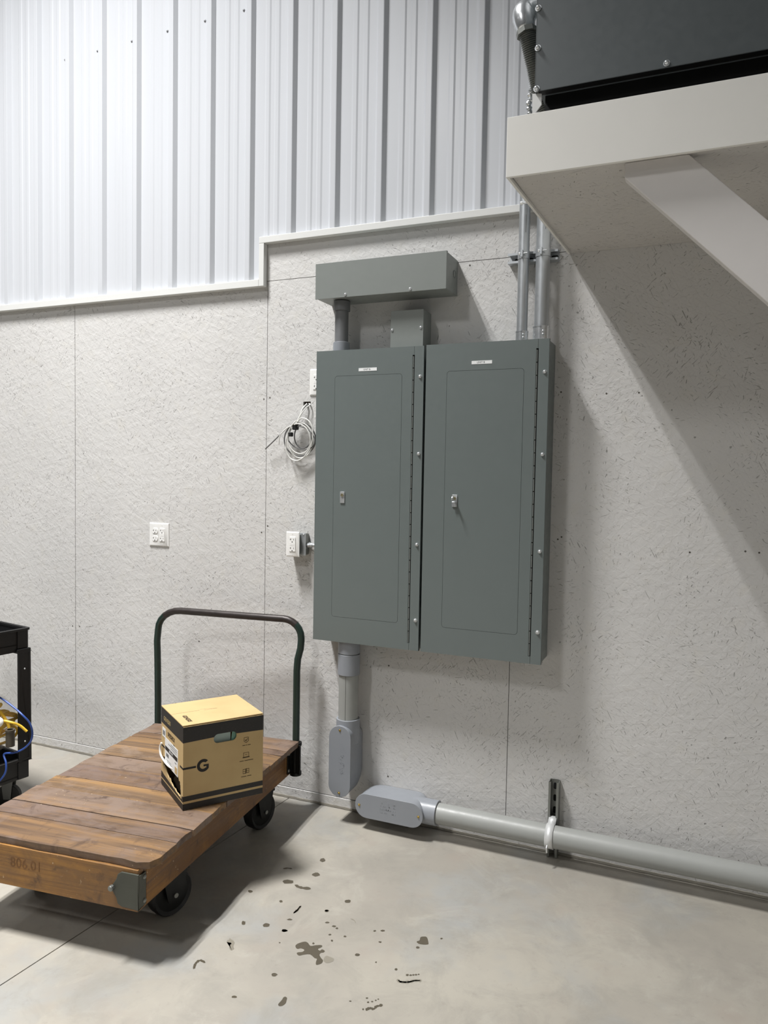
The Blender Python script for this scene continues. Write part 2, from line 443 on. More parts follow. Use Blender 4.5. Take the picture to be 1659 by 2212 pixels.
# ------------------------------------------------------------------ floor stains
def blob(pts, wide=1.):
    return pts
def stain(poly, mat, zz=.0004):
    c = sum(poly, Vector())/len(poly)
    b = MB().add([(p.x, p.y, zz) for p in poly], [tuple(range(len(poly)))])
    o = b.build('water_stain', mat, floor, smooth=False); return o
def zpoly(lst, s, ox, oy): return [Zp(ox+a/s, oy+c/s, 0) for a, c in lst]
def smooth_poly(poly, n=4):
    out = []
    N = len(poly)
    for i in range(N):
        a, b_, c, d = poly[i-1], poly[i], poly[(i+1) % N], poly[(i+2) % N]
        for k in range(n):
            t = k/n; out.append(.5*((2*b_)+(c-a)*t+(2*a-5*b_+4*c-d)*t*t+(-a+3*b_-3*c+d)*t**3))
    return out
s4 = (4.608, 600, 1950); s2 = (2.183, 0, 1700)
stain(smooth_poly(zpoly([(175,435),(195,410),(265,388),(300,400),(325,430),(380,424),(435,423),(440,440),(400,462),(420,478),(440,465),(468,480),(455,497),(430,500),(415,520),(430,550),(450,575),(435,605),(385,620),(380,590),(390,560),(365,550),(320,515),(250,520),(215,528),(190,510),(200,495),(245,490),(265,470),(230,455),(195,460)], *s4), 3), 'wet_concrete')
stain(smooth_poly(zpoly([(1382,388),(1412,375),(1420,345),(1450,338),(1485,345),(1500,400),(1495,415),(1460,418),(1405,410)], *s4), 3), 'wet_concrete')
stain(smooth_poly(zpoly([(5,1010),(40,970),(55,945),(75,936),(92,950),(88,970),(80,1000),(50,1025),(15,1030)], *s4), 3), 'wet_concrete')
stain(smooth_poly(zpoly([(455,570),(480,530),(520,540),(560,560),(540,590),(480,600)], *s4), 3), 'damp_concrete')
rnd = random.Random(21)
def wiggle(path, width, s, mat='wet_concrete'):
    pp = bez([(a, c, 0) for a, c in path], 5); up = []; dn = []
    for i, p in enumerate(pp):
        t = (pp[min(i+1, len(pp)-1)]-pp[max(i-1, 0)]).normalized(); nn = Vector((-t.y, t.x, 0))
        k = width/2*rnd.uniform(.6, 1.25)*(1 if 0 < i < len(pp)-1 else .4)
        up.append(p+nn*k); dn.append(p-nn*k*rnd.uniform(.7, 1.2))
    stain(zpoly([(q.x, q.y) for q in up+dn[::-1]], *s), mat)
wiggle([(1185,765),(1220,787),(1300,790),(1360,775),(1432,775)], 28, s4, 'damp_concrete'); wiggle([(1200,772),(1225,788),(1300,791),(1360,777),(1420,776)], 15, s4)
wiggle([(875,1070),(915,1050),(955,1057),(985,1033),(1045,1018)], 24, s4)
wiggle([(155,105),(195,75),(210,50),(235,32)], 14, s4)
wiggle([(725,160),(760,175),(778,205)], 9, s4, 'damp_concrete')
wiggle([(912,858),(925,830),(945,818),(968,828)], 11, s2)
wiggle([(1390,462),(1420,475),(1465,480)], 12, s2)
wiggle([(1385,595),(1405,578),(1418,562)], 9, s2)
wiggle([(1335,385),(1358,383),(1378,386)], 6, s2)
wiggle([(1070,735),(1095,730),(1090,770)], 26, s2, 'damp_concrete')
def dot(x, y, rx, ry, s, mat='wet_concrete'):
    n = 11; ph = rnd.uniform(0, 6)
    stain(zpoly([(x+rx*math.cos(q+ph*0)*rnd.uniform(.75, 1.2), y+ry*math.sin(q)*rnd.uniform(.75, 1.2)) for q in [2*math.pi*k/n for k in range(n)]], *s), mat)
for x, y, rx, ry in ((1290,720,14,10),(1322,722,14,9),(1350,720,12,8),(1376,718,11,8),(1402,714,10,7),(888,950,12,8),(900,992,12,8),(940,985,12,8),(975,972,9,7),(1000,961,9,7),(850,1062,10,9),(65,278,30,14),(118,168,26,9),(486,80,17,9),(795,518,26,13),(978,593,10,7),(1176,665,15,12),(965,281,13,9),(1045,279,22,10),(668,336,16,9),(590,256,14,8),(560,235,20,9),(520,318,16,8),(540,378,12,10),(1392,447,20,12),(1630,357,12,8),(354,406,11,9),(495,198,24,8),(1020,392,16,8),(20,398,10,6),(722,980,12,6)):
    dot(x, y, rx, ry, s4)
for x, y, rx, ry in ((1360,448,28,10),(1490,413,20,9),(1522,345,13,10),(1256,652,16,9),(1148,641,11,9),(1342,678,15,6),(1293,886,14,9),(1180,492,12,6),(1105,990,14,6),(1640,540,14,8),(1325,540,9,6),(1540,584,10,6)):
    dot(x, y, rx, ry, s2)

# ------------------------------------------------------------------ electrical panels
def elec_panel(x0, x1, zb, zt, label, group, open_lever):
    D = .150; cx = (x0+x1)/2
    t = thing('electrical_panel', label, 'electrical panel', (cx, 0, zb), group=group)
    MB().box(x0+.004, x1-.004, -.134, -.0005, zb+.003, zt-.003).build('enclosure', 'panel_grey', t, bevel=.002)
    hx = x1-.0435
    MB().box(x0+.012, x1-.012, -.1455, -.1345, zb+.01, zt-.01).build('gap_shade_backing', 'dark_gap', t)  # black sheet added behind the cover so its gaps look shaded
    dx0, dx1, dz0, dz1 = x0+.092, x1-.097, zb+.112, zt-.112
    out = [(x0, zb), (hx-.0006, zb), (hx-.0006, zb+.030), (hx-.0075, zb+.030), (hx-.0075, zt-.036), (hx-.0006, zt-.036), (hx-.0006, zt), (x0, zt)]
    cover = MB().plate(out, [rrect(dx0, dx1, dz0, dz1, .013)], -D, -.146, XZ)
    cover.box(x0, x0+.002, -D+.001, -.134, zb, zt); cover.box(x0, hx-.0006, -D+.001, -.134, zt-.002, zt); cover.box(x0, hx-.0006, -D+.001, -.134, zb, zb+.002)
    cover.build('front_cover', 'panel_grey', t)
    st = [(hx+.0006, zb), (x1, zb), (x1, zt), (hx+.0006, zt), (hx+.0006, zt-.036), (hx+.0022, zt-.036), (hx+.0022, zb+.030), (hx+.0006, zb+.030)]
    m = MB().plate(st, [], -D, -.146, XZ); m.box(x1-.002, x1, -D+.001, -.134, zb, zt)
    m.box(hx+.001, x1, -D+.001, -.134, zt-.002, zt); m.box(hx+.001, x1, -D+.001, -.134, zb, zb+.002)
    m.build('screw_strip', 'panel_grey', t)
    hg = MB()
    k = 24; L = (zt-.038)-(zb+.032)
    for i in range(k): hg.cyl((hx-.0045, -.1465, zb+.032+L*i/k), (hx-.0045, -.1465, zb+.032+L*(i+.93)/k), .0024, 8)
    hg.build('hinge', 'box_grey', t)
    door = MB().plate(rrect(dx0+.0011, dx1-.0011, dz0+.0011, dz1-.0011, .012), [], -D-.0002, -.147, XZ).build('door', 'panel_grey', t)
    for zz in (zb+.131, zb+.4545, zb+.839, zb+1.163): screw(t, x1-.0155, -D, zz, .0068, 'zinc_bright', h=.0065)
    lx, lz = x0+.1385, zb+.6455
    MB().plate(rrect(lx-.011, lx+.011, lz-.025, lz+.025, .0015, 2), [], -D-.0042, -D-.0003, XZ).build('latch', 'steel', door, bevel=.0006)
    lk = MB().ring((lx, -D-.004, lz+.010), (lx, -D-.0075, lz+.010), .0068, .0045, 18); lk.cyl((lx, -D-.004, lz+.010), (lx, -D-.006, lz+.010), .0044, 14)
    lk.build('lock_cylinder', 'old_brass', door)
    if open_lever:
        k = MB().add([], []); k.box(lx-.009, lx+.009, -D-.013, -D-.0105, lz-.024, lz-.004); k.box(lx-.009, lx+.009, -D-.0115, -D-.004, lz-.006, lz-.004)
        k.build('latch_lever', 'zinc_bright', door, bevel=.0006)
        k = MB(); k.box(lx-.0008, lx+.0008, -D-.030, -D-.007, lz+.006, lz+.013); k.cyl((lx-.0012, -D-.030, lz+.0095), (lx+.0012, -D-.030, lz+.0095), .010, 16)
        k.xform(lambda p: (lx+(p.x-lx)-.0*(p.y), p.y, p.z)); k.build('key', 'zinc_bright', door)
    return t, cover, D
pl, _, D = elec_panel(1.570, 2.0785, .828, 2.118, 'grey breaker panel with closed latch, under the wireway box', 'breaker panels', False)
pr, _, D = elec_panel(2.0885, 2.600, .828, 2.120, 'grey breaker panel with a key in its latch, under the metal conduits', 'breaker panels', True)
for t, (a, bb, zc, h_) in ((pl, (1.7776, 1.8636, 2.0295, .0135)), (pr, (2.286, 2.3716, 2.0385, .0135))):
    lab = MB().box(a, bb, -.1508, -.15005, zc-h_/2, zc+h_/2).build('name_label', 'paper_label', t)
    MB().text('UNIT B', .0105, -.1512, -.1508, lambda x, y, q: ((a+bb)/2-.004+x, q, zc+y)).build('lettering', 'ink', lab, smooth=False)
# paint scuffs on the right panel
for u, v_ in ((1076,786),(940,752)):
    pass

# ------------------------------------------------------------------ wireway and junction box
t = thing('wireway_box', 'long grey wireway box with two cover screws, above the breaker panels', 'electrical box', (1.866, 0, 2.345))
gx0, gx1, gz0, gz1 = 1.562, 2.171, 2.345, 2.500
MB().box(gx0+.003, gx1-.002, -.150, -.0005, gz0+.003, gz1-.002).build('body', 'box_grey', t, bevel=.0015)
c = MB().box(gx0, gx1, -.1555, -.1515, gz0, gz1); c.box(gx0, gx1, -.1515, -.138, gz1-.0015, gz1); c.box(gx0+.03, gx1-.03, -.1515, -.138, gz0, gz0+.0015)
c.build('front_cover', 'box_grey', t, bevel=.001)
for u, v_ in ((746,636),(886,624)):
    p = Yp(u, v_, -.1555)
    screw(t, p.x, -.1555, p.z, .0055, 'zinc_bright', h=.004)
k = MB().ring((gx1-.002, -.045, 2.43), (gx1+.0005, -.045, 2.43), .0165, .0145, 24); k.cyl((gx1-.003, -.045, 2.43), (gx1-.0012, -.045, 2.43), .0145, 24)
k.build('knockout', 'box_grey', t)
for x in (gx0+.07, gx1-.35): MB().box(x, x+.03, -.09, -.06, gz1-.002, gz1+.0025).build('mounting_tab', 'box_grey', t)
t = thing('junction_box', 'small square grey junction box with two screws, standing on the panel top', 'electrical box', (1.98, 0, 2.1205))
jx0, jx1, jz0, jz1 = 1.9035, 2.0545, 2.1205, 2.2815
MB().box(jx0+.0015, jx1-.0015, -.098, -.0005, jz0, jz1-.0015).build('body', 'box_grey', t, bevel=.0015)
MB().box(jx0, jx1, -.1015, -.0985, jz0+.001, jz1).build('front_cover', 'box_grey', t, bevel=.0008)
for u, v_ in ((847,713),(909,707)):
    p = Yp(u, v_, -.1015); screw(t, p.x, -.1015, p.z, .0055, 'zinc_bright', h=.004)

# ------------------------------------------------------------------ plastic conduit
t = thing('plastic_conduit', 'short dark grey plastic conduit between wireway box and left breaker panel', 'conduit', (1.660, -.085, 2.118))
ux, uy = 1.658, -.083
MB().cyl((ux, uy, 2.12), (ux, uy, 2.345), .0302, 28).build('pipe', 'pvc_dark', t)
for z0, z1, mt in ((2.1185, 2.163, 'pvc_fitting'), (2.302, 2.3445, 'pvc_dark')):
    k = MB().ring((ux, uy, z0), (ux, uy, z1), .0372, .0303, 28)
    k.build('coupling', mt, t, bevel=.0015)
lx, ly = 1.7215, -.086
t = thing('plastic_conduit', 'grey plastic conduit running down from the left breaker panel', 'conduit', (lx, ly, .44))
MB().cyl((lx, ly, .44), (lx, ly, .827), .0447, 32).build('pipe', 'pvc_pipe', t)
k = MB().ring((lx, ly, .672), (lx, ly, .766), .0505, .0448, 32); k.build('coupling', 'pvc_fitting', t, bevel=.002)
k = MB().ring((lx, ly, .769), (lx, ly, .827), .0498, .0448, 32); k.build('adapter', 'pvc_fitting', t, bevel=.0015)
MB().box(lx+.006, lx+.0068, ly-.0450, ly-.0440, .47, .67).build('print_line', 'slot_dark', t)
def stadium(a0, a1, b, r, n=14, vert=True):
    pts = [(r*math.cos(R(180*k/n)), a1-r+r*math.sin(R(180*k/n))) for k in range(n+1)]+[(-r*math.cos(R(180*k/n)), a0+r-r*math.sin(R(180*k/n))) for k in range(n+1)]
    return [(b+p, q) if vert else (q, b+p) for p, q in pts]
# upright conduit body
t = thing('conduit_body', 'upright grey plastic conduit elbow with oval cover, just above the floor', 'conduit elbow', (1.7155, 0, .126))
bx = 1.7155
k = MB()
o_f = stadium(.130, .449, bx, .0515); 
N = len(o_f)
rings = [(-.1485, 1.0, 0), (-.10, 1.0, 0), (-.06, .99, .0), (-.03, .93, .02), (-.002, .80, .035)]
v = []; f = []
for y, s_, lift in rings:
    for (a, c_) in o_f: v.append((bx+(a-bx)*s_, y, .29+(c_-.29)*s_+lift*0+ (max(0, .29-c_))*lift*3))
for i in range(len(rings)-1):
    for j in range(N): f.append((i*N+j, i*N+(j+1) % N, (i+1)*N+(j+1) % N, (i+1)*N+j))
f.append(tuple(range(N))); f.append(tuple((len(rings)-1)*N+j for j in range(N)))
k.add(v, f); k.build('body', 'pvc_fitting', t)
MB().plate(stadium(.1275, .4515, bx, .054), [], -.156, -.149, XZ).build('cover', 'pvc_fitting', t, bevel=.002)
h_ = MB().ring((lx, ly, .36), (lx, ly, .470), .0535, .0452, 32); h_.build('hub', 'pvc_fitting', t, bevel=.0015)
for zz in (.432, .147): screw(t, bx, -.156, zz, .0045, 'brass', h=.003)
rnd = random.Random(3)
k = MB()
for i in range(60):
    x = bx+rnd.uniform(-.004, .022); z = .235+rnd.random()*.085
    k.box(x, x+.0022, -.1567, -.156, z, z+.0016)
o = k.build('raised_lettering', 'pvc_fitting', t)
# horizontal conduit body and the long pipe
hz = .1125
t = thing('conduit_body', 'grey plastic conduit elbow with oval cover lying along the floor', 'conduit elbow', (1.957, 0, .058))
o_f = stadium(1.7985, 2.1145, hz, .0515, vert=False)
v = []; f = []
rings = [(-.1485, 1.0, 0), (-.10, 1.0, 0), (-.06, .99, 0), (-.03, .93, 0), (-.002, .80, 0)]
for y, s_, _l in rings:
    for (a, c_) in o_f: v.append((1.957+(a-1.957)*s_, y, hz+(c_-hz)*s_))
for i in range(len(rings)-1):
    for j in range(N): f.append((i*N+j, i*N+(j+1) % N, (i+1)*N+(j+1) % N, (i+1)*N+j))
f.append(tuple(range(N))); f.append(tuple((len(rings)-1)*N+j for j in range(N)))
MB().add(v, f).build('body', 'pvc_fitting', t)
MB().plate(stadium(1.796, 2.117, hz, .054, vert=False), [], -.156, -.149, XZ).build('cover', 'pvc_fitting', t, bevel=.002)
MB().ring((2.05, -.086, hz), (2.162, -.086, hz), .0535, .0452, 32).build('hub', 'pvc_fitting', t, bevel=.0015)
for xx in (1.8165, 2.0965): screw(t, xx, -.156, hz, .0045, 'brass', h=.003)
k = MB(); rnd = random.Random(5)
for i in range(46):
    x = 1.915+rnd.random()*.075; z = hz+.012+rnd.choice((-.028, -.014, 0, .013))
    k.box(x, x+.0024, -.1566, -.156, z, z+.005)
k.build('raised_lettering', 'pvc_fitting', t)
t = thing('plastic_conduit', 'long grey plastic conduit running along the foot of the wall', 'conduit', (3.15, -.086, hz-.045))
MB().cyl((2.152, -.086, hz), (4.1495, -.086, hz), .0447, 40).build('pipe', 'pvc_pipe', t)
# ------------------------------------------------------------------ strut channels
def strut_profile(w_=.0413, d=.0413, th=.0026, lip=.0092, curl=.007):
    h = w_/2
    return [(-h, 0), (-h, -d), (-h+lip, -d), (-h+lip, -d+curl), (-h+lip-th, -d+curl), (-h+lip-th, -d+th), (-h+th, -d+th), (-h+th, -th),
            (h-th, -th), (h-th, -d+th), (h-lip+th, -d+th), (h-lip+th, -d+curl), (h-lip, -d+curl), (h-lip, -d), (h, -d), (h, 0)]
def strut(t, c, l0, l1, vert, mat):
    pf = strut_profile(); b = MB(); n = len(pf); v = []
    for l in (l0, l1):
        for a, y in pf: v.append((c+a, y-.0005, l) if vert else (l, y-.0005, c+a))
    f = [(i, (i+1) % n, n+(i+1) % n, n+i) for i in range(n)]
    q = [(0, 1, 6, 7), (1, 2, 5, 6), (2, 3, 4, 5), (0, 7, 8, 15), (15, 8, 9, 14), (14, 9, 10, 13), (13, 10, 11, 12)]
    for k in q: f.append(k); f.append(tuple(n+i for i in k[::-1]))
    b.add(v, f); o = b.build('channel', mat, t)
    k = 0; l = l0+.02
    while l+.028 < l1:
        s_ = MB().plate(rrect(-.0065, .0065, 0, .028, .0063, 5), [], -.0038, -.0033, XZ)
        s_.xform((lambda p: (c+p.x, p.y, l+p.z)) if vert else (lambda p: (l+p.z, p.y, c+p.x)))
        s_.build('slot', 'dark_gap', o); l += .0508
    return o
t = thing('strut_channel', 'short upright steel strut channel holding the long plastic conduit', 'strut channel', (2.6465, 0, 0))
strut(t, 2.6465, .003, .318, True, 'dull_steel')
sx = 2.6465
sp = MB()
arc = [( -.086+.0475*math.cos(R(a)), hz+.0475*math.sin(R(a))) for a in range(60, 301, 8)]
arc = [(-.034, hz+.062), (-.050, hz+.052)]+arc+[(-.050, hz-.052), (-.034, hz-.062)]
v = []; f = []
for y, z in arc: v += [(sx-.016, y, z), (sx+.016, y, z)]
for i in range(len(arc)-1): f.append((2*i, 2*i+1, 2*i+3, 2*i+2))
o = sp.add(v, f).build('pipe_strap', 'strap_zinc', t); s_ = o.modifiers.new('s', 'SOLIDIFY'); s_.thickness = .0024; s_.offset = 0
MB().tube([(sx-.004, -.133, hz-.020), (sx-.004, -.140, hz-.026), (sx-.003, -.138, hz-.046)], .0035, 10).build('bolt', 'zinc_bright', o)
t = thing('strut_channel', 'short level steel strut channel clamping the two metal conduits above the panels', 'strut channel', (2.4995, 0, 2.4725))
strut(t, 2.4735, 2.397, 2.602, False, 'galvanized')
def clamp(cx, cy, r):
    ring_ = MB().ring((cx, cy, 2.4735-.016), (cx, cy, 2.4735+.016), r+.0022, r+.0003, 30)
    o = ring_.build('pipe_clamp', 'galvanized', t)
    a = cy-r-.001
    MB().box(cx-.010, cx+.010, a-.016, a+.002, 2.4735-.014, 2.4735-.0115+.025).xform(lambda p: (cx+(p.x-cx)*.35, p.y, p.z)).build('clamp_ear', 'galvanized', o)
    MB().cyl((cx-.012, a-.010, 2.4735), (cx+.022, a-.010, 2.4735), .0032, 10).build('bolt', 'zinc_bright', o)
    MB().cyl((cx-.012, a-.010, 2.4735), (cx-.007, a-.010, 2.4735), .0062, 6).build('nut', 'zinc_bright', o)
# ------------------------------------------------------------------ metal conduits
def emt(cx, r, label, zc):
    cy = -.0418-r-.0015
    clamp(cx, cy, r)
    t2 = thing('metal_conduit', label, 'conduit', (cx, cy, 2.12))
    path = [(cx, cy, 2.121), (cx, cy, 2.74)]
    rb = .12+cy*0
    for a in range(0, 91, 10): path.append((cx, cy+(-cy-.005)*(1-math.cos(R(a))), 2.80+.10*math.sin(R(a))))
    MB().tube(path, r, 28).build('pipe', 'galvanized', t2)
    k = MB().ring((cx, cy, 2.1205), (cx, cy, zc), r*1.17, r, 28); k.ring((cx, cy, zc-.004), (cx, cy, zc), r*1.22, r, 28); k.ring((cx, cy, 2.1205), (cx, cy, 2.130), r*1.27, r, 10)
    cn = k.build('connector', 'zinc_bright', t2)
    for zz in ((2.1205+zc)/2-.004, (2.1205+zc)/2+.009):
        screw(cn, cx+r*.5, cy-r*1.05, zz, .0042, 'steel', name='set_screw', h=.004)
    MB().cyl((cx+r*.45, cy-r*.905, 2.56), (cx+r*.45, cy-r*.905, 2.63), .0012, 6).build('print_line', 'ink', t2)
emt(2.4695, .0221, 'thinner metal conduit rising from the right breaker panel', 2.168)
emt(2.549, .0279, 'thicker metal conduit rising from the right breaker panel, beside the shelf', 2.182)

# ------------------------------------------------------------------ outlets
def slots20(par, cx, y, cz, s=1.):
    k = MB(); k.box(cx-.0085, cx-.0065, y-.0006, y, cz-.0015, cz+.0065); k.box(cx-.0115, cx-.0085, y-.0006, y, cz+.0015, cz+.0035)
    k.box(cx+.0065, cx+.0085, y-.0006, y, cz-.0015, cz+.0055)
    k.cyl((cx, y, cz-.0095), (cx, y-.0006, cz-.0095), .0028, 12); k.build('slots', 'slot_dark', par)
def decora(t, cx, y, cz):
    d = MB().plate(rrect(cx-.0165, cx+.0165, cz-.0333, cz+.0333, .002, 3), [], y-.003, y, XZ).build('receptacle', 'white_plastic', t, bevel=.0008)
    for s_ in (1, -1): slots20(d, cx, y-.003, cz+s_*.0205)
    for s_ in (1, -1): MB().box(cx-.012, cx+.012, y-.0036, y-.003, cz+s_*.0035-.0028, cz+s_*.0035+.0028).build('test_button', 'white_plastic', d, bevel=.0004)
def cover_plate(t, cx, y, cz, w_, h_):
    b = MB(); e = .005
    v = [(cx-w_/2, y, cz-h_/2), (cx+w_/2, y, cz-h_/2), (cx+w_/2, y, cz+h_/2), (cx-w_/2, y, cz+h_/2)]
    v += [(p[0], y-.003, p[2]) for p in v]+[(cx+(p[0]-cx)*(1-2*e/w_), y-.0062, cz+(p[2]-cz)*(1-2*e/h_)) for p in v]
    f = [(0,1,5,4),(1,2,6,5),(2,3,7,6),(3,0,4,7),(4,5,9,8),(5,6,10,9),(6,7,11,10),(7,4,8,11),(8,9,10,11),(3,2,1,0)]
    b.add(v, f).build('cover_plate', 'white_plastic', t, bevel=.0008); return y-.0062
cx, cz = .5775, 1.2455
t = thing('wall_outlet', 'white double outlet plate with round and square receptacles on the grey wall', 'outlet', (cx, 0, cz))
y = cover_plate(t, cx, -.0003, cz, .124, .121)
for s_ in (1, -1):
    c_ = MB(); pts = [(.0172*math.cos(R(a)), max(-.0133, min(.0133, .0172*math.sin(R(a))))) for a in range(0, 360, 10)]
    rc = c_.plate([(cx-.023+a, cz+s_*.0195+b_) for a, b_ in pts], [], y-.003, y, XZ).build('receptacle', 'white_plastic', t, bevel=.0008)
    slots20(rc, cx-.023, y-.003, cz+s_*.0195)
decora(t, cx+.023, y, cz)
for s_ in (1, -1):
    for dx in (-.023, .023): screw(t, cx+dx, y, cz+s_*.0485 if dx > 0 else cz+s_*.002, .0018, 'white_trim', h=.0008)
cx, cz = 1.4925, 2.002
t = thing('wall_outlet', 'white outlet plate half hidden behind the left breaker panel', 'outlet', (cx, 0, cz))
y = cover_plate(t, cx, -.0003, cz, .072, .122); decora(t, cx, y, cz)
# surface-mounted outlet on a steel box
cx, cz = 1.408, 1.2435
t = thing('wall_outlet', 'white outlet on a raised steel box beside the left breaker panel', 'outlet', (cx+.01, 0, cz))
bx0, bx1 = cx-.022, 1.4625
MB().box(1.372, bx1, -.036, -.0005, cz-.051, cz+.051).build('steel_box', 'dull_steel', t, bevel=.006, seg=3)
MB().box(1.370, bx1+.002, -.0385, -.0362, cz-.053, cz+.053).build('box_flange', 'galvanized', t, bevel=.001)
MB().box(1.3775, 1.437, -.058, -.0387, cz-.046, cz+.046).build('cover_riser', 'dull_steel', t, bevel=.002)
y = cover_plate(t, cx, -.0582, cz, .071, .118); decora(t, cx, y, cz)
for s_ in (1, -1): screw(t, cx, y, cz+s_*.0485, .0018, 'white_trim', h=.0008)
screw(t, 1.4525, -.0385, cz+.0455, .004, 'zinc_bright', h=.0025)
cn = MB().cyl((bx1, -.020, cz-.004), (bx1+.018, -.020, cz-.004), .0125, 8); cn.cyl((bx1+.018, -.020, cz-.004), (bx1+.030, -.020, cz-.004), .0105, 16)
cn.build('connector', 'galvanized', t); 
MB().cyl((bx1+.02, -.020, cz-.004), (1.573, -.020, cz-.004), .0089, 18).build('conduit_stub', 'galvanized', t)

# ------------------------------------------------------------------ cable coil
def yp(u, v, y): return Yp(u, v, y)
t = thing('cable_coil', 'coil of white cables, some coloured as in shadow, tied with black straps, hanging from a wall hole', 'cable', (1.42, 0, 1.63))
def cable(path, mat, r=.0031):
    MB().tube(bez(path, 8), r, 8).build('cable', mat, t)
s5 = 9.214
def q5(a, c, y): p = Yp(560+a/s5, 780+c/s5, y); return p
def loop(cx, cy, rx, ry, y, a0, a1, tilt=0, n=22):
    out = []
    for k in range(n+1):
        a = R(a0+(a1-a0)*k/n); x = rx*math.cos(a); z = ry*math.sin(a)
        out.append(q5(cx+x*math.cos(tilt)-z*math.sin(tilt), cy+x*math.sin(tilt)+z*math.cos(tilt), y+.006*math.sin(a*1.3)))
    return out
hole_p = Vector((1.437, .004, 1.904))
cable([hole_p, q5(930,868,-.012), q5(860,950,-.028), q5(820,1060,-.034), q5(735,1230,-.03)]+loop(820,1580,245,350,-.032,-115,225), 'cable_white')
cable([hole_p+Vector((.012,0,0)), q5(1010,868,-.012), q5(930,930,-.026), q5(840,1050,-.038), q5(740,1240,-.036)]+loop(800,1560,255,430,-.041,-110,235,.25), 'cable_white')
cable([hole_p+Vector((.004,0,-.003)), q5(950,880,-.010), q5(850,1010,-.022), q5(790,1120,-.026), q5(725,1250,-.024)]+loop(870,1500,170,235,-.022,-130,240), 'cable_shaded')
cable(loop(810,1560,310,330,-.028,-120,250,.1), 'cable_shaded')
cable(loop(790,1545,225,300,-.045,-100,215,-.2), 'cable_white', .0027)
cable(loop(830,1530,290,215,-.036,-140,200,.5), 'cable_shaded', .0027)
cable([q5(690,1285,-.034), q5(600,1305,-.036), q5(500,1380,-.038), q5(420,1470,-.04), q5(395,1560,-.04), q5(390,1665,-.038)], 'cable_white')
cable([q5(685,1275,-.03), q5(560,1330,-.032), q5(440,1440,-.034), q5(290,1590,-.034), q5(122,1750,-.03)], 'cable_shaded', .0028)
for (a, c, y_, w_, h_, rz) in ((722, 1310, -.034, 95, 120, .3), (628, 1460, -.04, 62, 85, .2)):
    p0, p1 = q5(a-w_/2, c+h_/2, y_), q5(a+w_/2, c-h_/2, y_)
    k = MB().box(p0.x, p1.x, y_-.012, y_+.012, p0.z, p1.z); k.build('cable_strap', 'black_strap', t, bevel=.004)

# ------------------------------------------------------------------ equipment shelf
t = thing('equipment_shelf', 'white-fronted wall shelf with a diagonal brace, carrying the dark unit', 'shelf', (3.4, -.4, 2.47))
fz0, fz1, fy = 2.470, 2.646, -.885
xl0, xl1 = 2.6405, 2.602       # left end of the shelf at the wall and at its front
MB().add([(xl0, -.001, 2.482), (xl1+.012, fy+.012, 2.482), (4.1495, fy+.012, 2.482), (4.1495, -.001, 2.482),
          (xl0, -.001, 2.50), (xl1+.012, fy+.012, 2.50), (4.1495, fy+.012, 2.50), (4.1495, -.001, 2.50)],
         [(0,1,2,3),(7,6,5,4),(0,4,5,1),(1,5,6,2),(2,6,7,3),(3,7,4,0)]).build('underside_board', 'painted_osb_under', t, smooth=False)
MB().box(2.66, 4.1495, fy+.013, -.001, 2.622, 2.640).build('top_board', 'painted_osb_under', t, smooth=False)
MB().box(xl1, 4.1495, fy, fy+.011, fz0, fz1).build('front_fascia', 'fascia_white', t, bevel=.0015)
k = MB(); v = []
for z in (fz0+.002, fz1): v += [(xl0, -.032, z), (xl1, fy+.0115, z), (xl1+.008, fy+.0115, z), (xl0+.008, -.032, z)]
k.add(v, [(0,1,2,3),(7,6,5,4),(0,4,5,1),(1,5,6,2),(2,6,7,3),(3,7,4,0)]).build('side_fascia', 'fascia_white', t, smooth=False)
MB().plate([(2.939, 2.4815), (2.939, 2.440), (4.1495, 1.2295), (4.1495, 1.4425), (3.1105, 2.4815)], [], -.840, -.802, XZ).build('brace', 'brace_paint', t, bevel=.003)
p = Yp(1121, 426, -.30); 
MB().cyl((2.614, -.635, 2.479), (2.590, -.635, 2.479), .0035, 10).cyl((2.596, -.635, 2.479), (2.588, -.635, 2.479), .0065, 6).build('screw', 'zinc_bright', t)

# ------------------------------------------------------------------ heating unit on the shelf
ux0, uz0, uy = 2.6632, 2.7480, -.80
t = thing('heating_unit', 'dark grey sheet-metal heating unit standing on the wall shelf', 'heater', (3.3, -.42, 2.646))
MB().box(ux0+.006, 3.95, uy+.003, -.10, uz0+.012, 3.5).build('casing', 'unit_grey', t, bevel=.003)
fp = MB().box(ux0, 3.955, uy-.002, uy+.0015, uz0, 3.5); fp.box(ux0, ux0+.0025, uy-.002, uy+.02, uz0, 3.5)
fp = fp.build('front_panel', 'unit_grey', t, bevel=.001)
for u, v_ in ((1163,18),(1162,104),(1159,192),(1440,137)):
    p = Yp(u, v_, uy-.002); screw(fp, p.x, uy-.002, p.z, .0075, 'zinc_bright', h=.010)
for u, v_ in ((1600, 40),): pass
MB().box(ux0+.02, 3.93, uy+.06, -.12, 2.6465, uz0+.012).build('base_pan', 'black_iron', t)
MB().box(ux0+.01, 3.94, uy+.004, uy+.03, uz0+.001, uz0+.011).build('bottom_rail', 'black_iron', t)
q_ = [Yp(u, v_, uy+.014) for u, v_ in ((1170,203),(1170,226),(1157,244),(1157,262),(1150,262),(1150,203))]
k = MB().plate([(p.x, p.z) for p in q_], [], uy+.012, uy+.016, XZ)
k.build('foot_bracket', 'white_trim', t)
